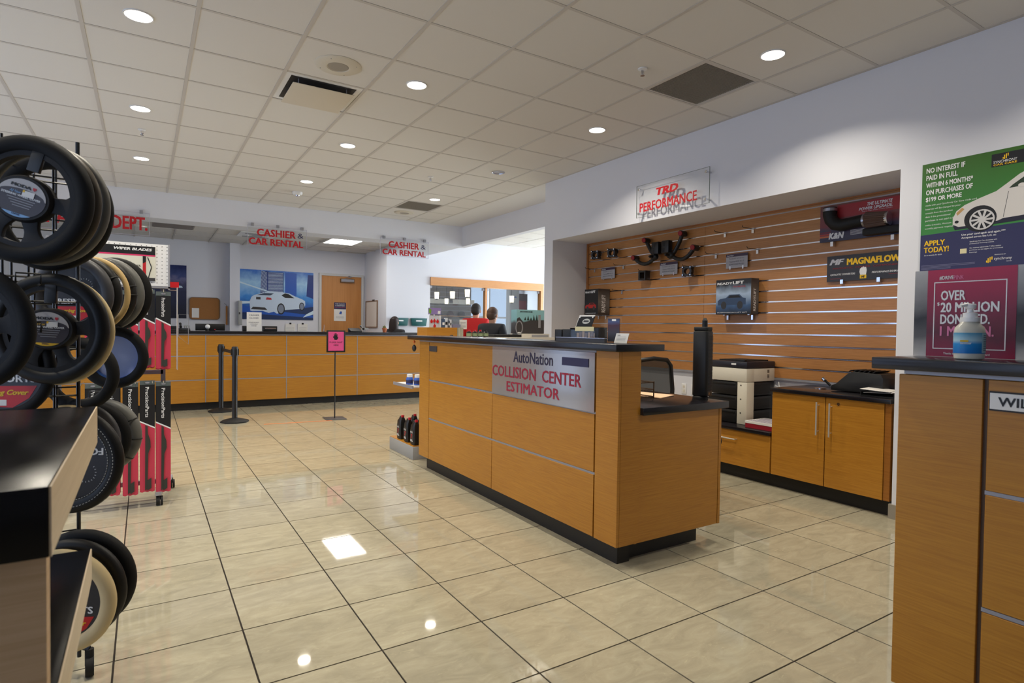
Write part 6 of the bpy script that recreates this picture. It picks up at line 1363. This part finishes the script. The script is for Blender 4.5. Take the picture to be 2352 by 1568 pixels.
#STACKS
back = -n1
stack((-.300, 2.26, 1.655), back*.045, [
 (.192, .026, C_bk, 'large black wheel cover with a blue size band, frontmost at the top of the rack', dict(kind='large', roll=.30)),
 (.188, .018, C_br, 'olive brown wheel cover directly behind the top black one', dict()),
 (.188, .014, C_gr, 'thin grey edged wheel cover third in the top stack', dict())])
stack((-.262, 2.46, 1.655), back*.05, [(.195, .028, C_bk, 'thick black wheel cover at the back of the top stack', dict())])
stack((-.262, 2.44, 1.268), back*.032+Vector((0, 0, -.006)), [
 (.183, .022, C_bk2, 'small size black wheel cover with a yellow band, second level of the rack', dict(kind='small', roll=.05)),
 (.182, .012, C_cr, 'cream wheel cover peeping out behind the yellow band one', dict())])
stack((-.43, 2.24, 1.270), back*.05, [(.185, .024, C_bk, 'black wheel cover cut by the left picture edge at second level', dict(kind='large'))])
stack((-.40, 2.52, 1.135), back*.04, [(.170, .018, C_bk, 'black wheel cover with red and yellow script card below the second level', dict(kind='disc'))])
stack((-.252, 3.02, 1.405), (.026, .055, .004), [
 (.160, .024, C_dg, 'dark grey wheel cover with a red card, first in the right-hand row', dict(kind='disc')),
 (.162, .024, C_bk2, 'puffy black wheel cover second in the right-hand row', dict(bands=(.5, 1.4))),
 (.165, .012, C_tan, 'thin tan wheel cover in the right-hand row', dict()),
 (.162, .024, C_bk2, 'dark stitched wheel cover in the right-hand row', dict(bands=(.0, .25))),
 (.165, .024, C_gr, 'light grey wheel cover in the right-hand row', dict()),
 (.170, .026, C_bk, 'plain black wheel cover last in the right-hand row', dict())])
stack((-.118, 3.20, 1.135), back*.05, [(.142, .022, C_bk, 'black wheel cover with a blue inner liner', dict(kind='blue', yaw=-.35))])
stack((-.222, 2.95, 1.08), back*.05, [(.150, .024, C_bk, 'black wheel cover left of the blue lined one', dict())])
stack((-.262, 2.95, .80), (.036, .05, 0), [
 (.158, .014, C_tan, 'tan wheel cover first in the lower right row', dict()),
 (.158, .024, C_dg, 'dark grey wheel cover in the lower right row', dict()),
 (.158, .024, C_bk, 'black wheel cover in the lower right row', dict()),
 (.160, .028, C_gr, 'grey wheel cover with black bands at the end of the lower right row', dict(bands=(-.7, -.1, .5)))])
stack((-.215, 2.40, .835), back*.05, [(.175, .024, C_bk2, 'black wheel cover with white stitching and an upside down card', dict(kind='disc_up', stitch=True))])
stack((-.232, 2.36, .385), back*.06+Vector((0, 0, .012)), [
 (.172, .024, C_cr, 'cream wheel cover with gauge card at the bottom of the rack', dict(kind='disc')),
 (.172, .022, C_bk2, 'glossy black wheel cover behind the cream one', dict()),
 (.172, .026, C_bk, 'matte black wheel cover last in the bottom stack', dict())])
for z in (1.80, 1.41, 1.26, .97, .53): hookarm((.02, -hs, 0), (.1, -1, 0), .26, z)
for z in (1.56, 1.25, .94): hookarm((.1, hs, 0), (.35, 1, 0), .42, z)

# ------------------------------------------------------------------ near display stand at the left edge
t = thing('tiered_display_stand', 'blurred black-topped display stand with pale laminate sides at the left edge', 'display stand', (-.45, 1.5, 0))
M_fb = P('stand_black', (14, 13, 15), .24, spec=.25)
MB().box(-.80, -.119, 1.078, 2.06, .945, 1.050).build('upper_top', M_fb, t, bev=.002)
MB().box(-.119, -.116, 1.08, 2.06, .945, 1.049).build('upper_edge', M_pale, t)
MB().box(-.80, -.127, 1.12, 1.16, 0, .945).build('front_panel', M_beige, t)
MB().box(-.80, -.119, 1.16, 1.84, .628, .708).build('lower_top', M_fb, t, bev=.002)
MB().box(-.119, -.116, 1.16, 1.84, .628, .707).build('lower_edge', M_pale, t)
MB().box(-.80, -.121, 1.16, 1.34, 0, .628).build('plinth', M_beige, t)
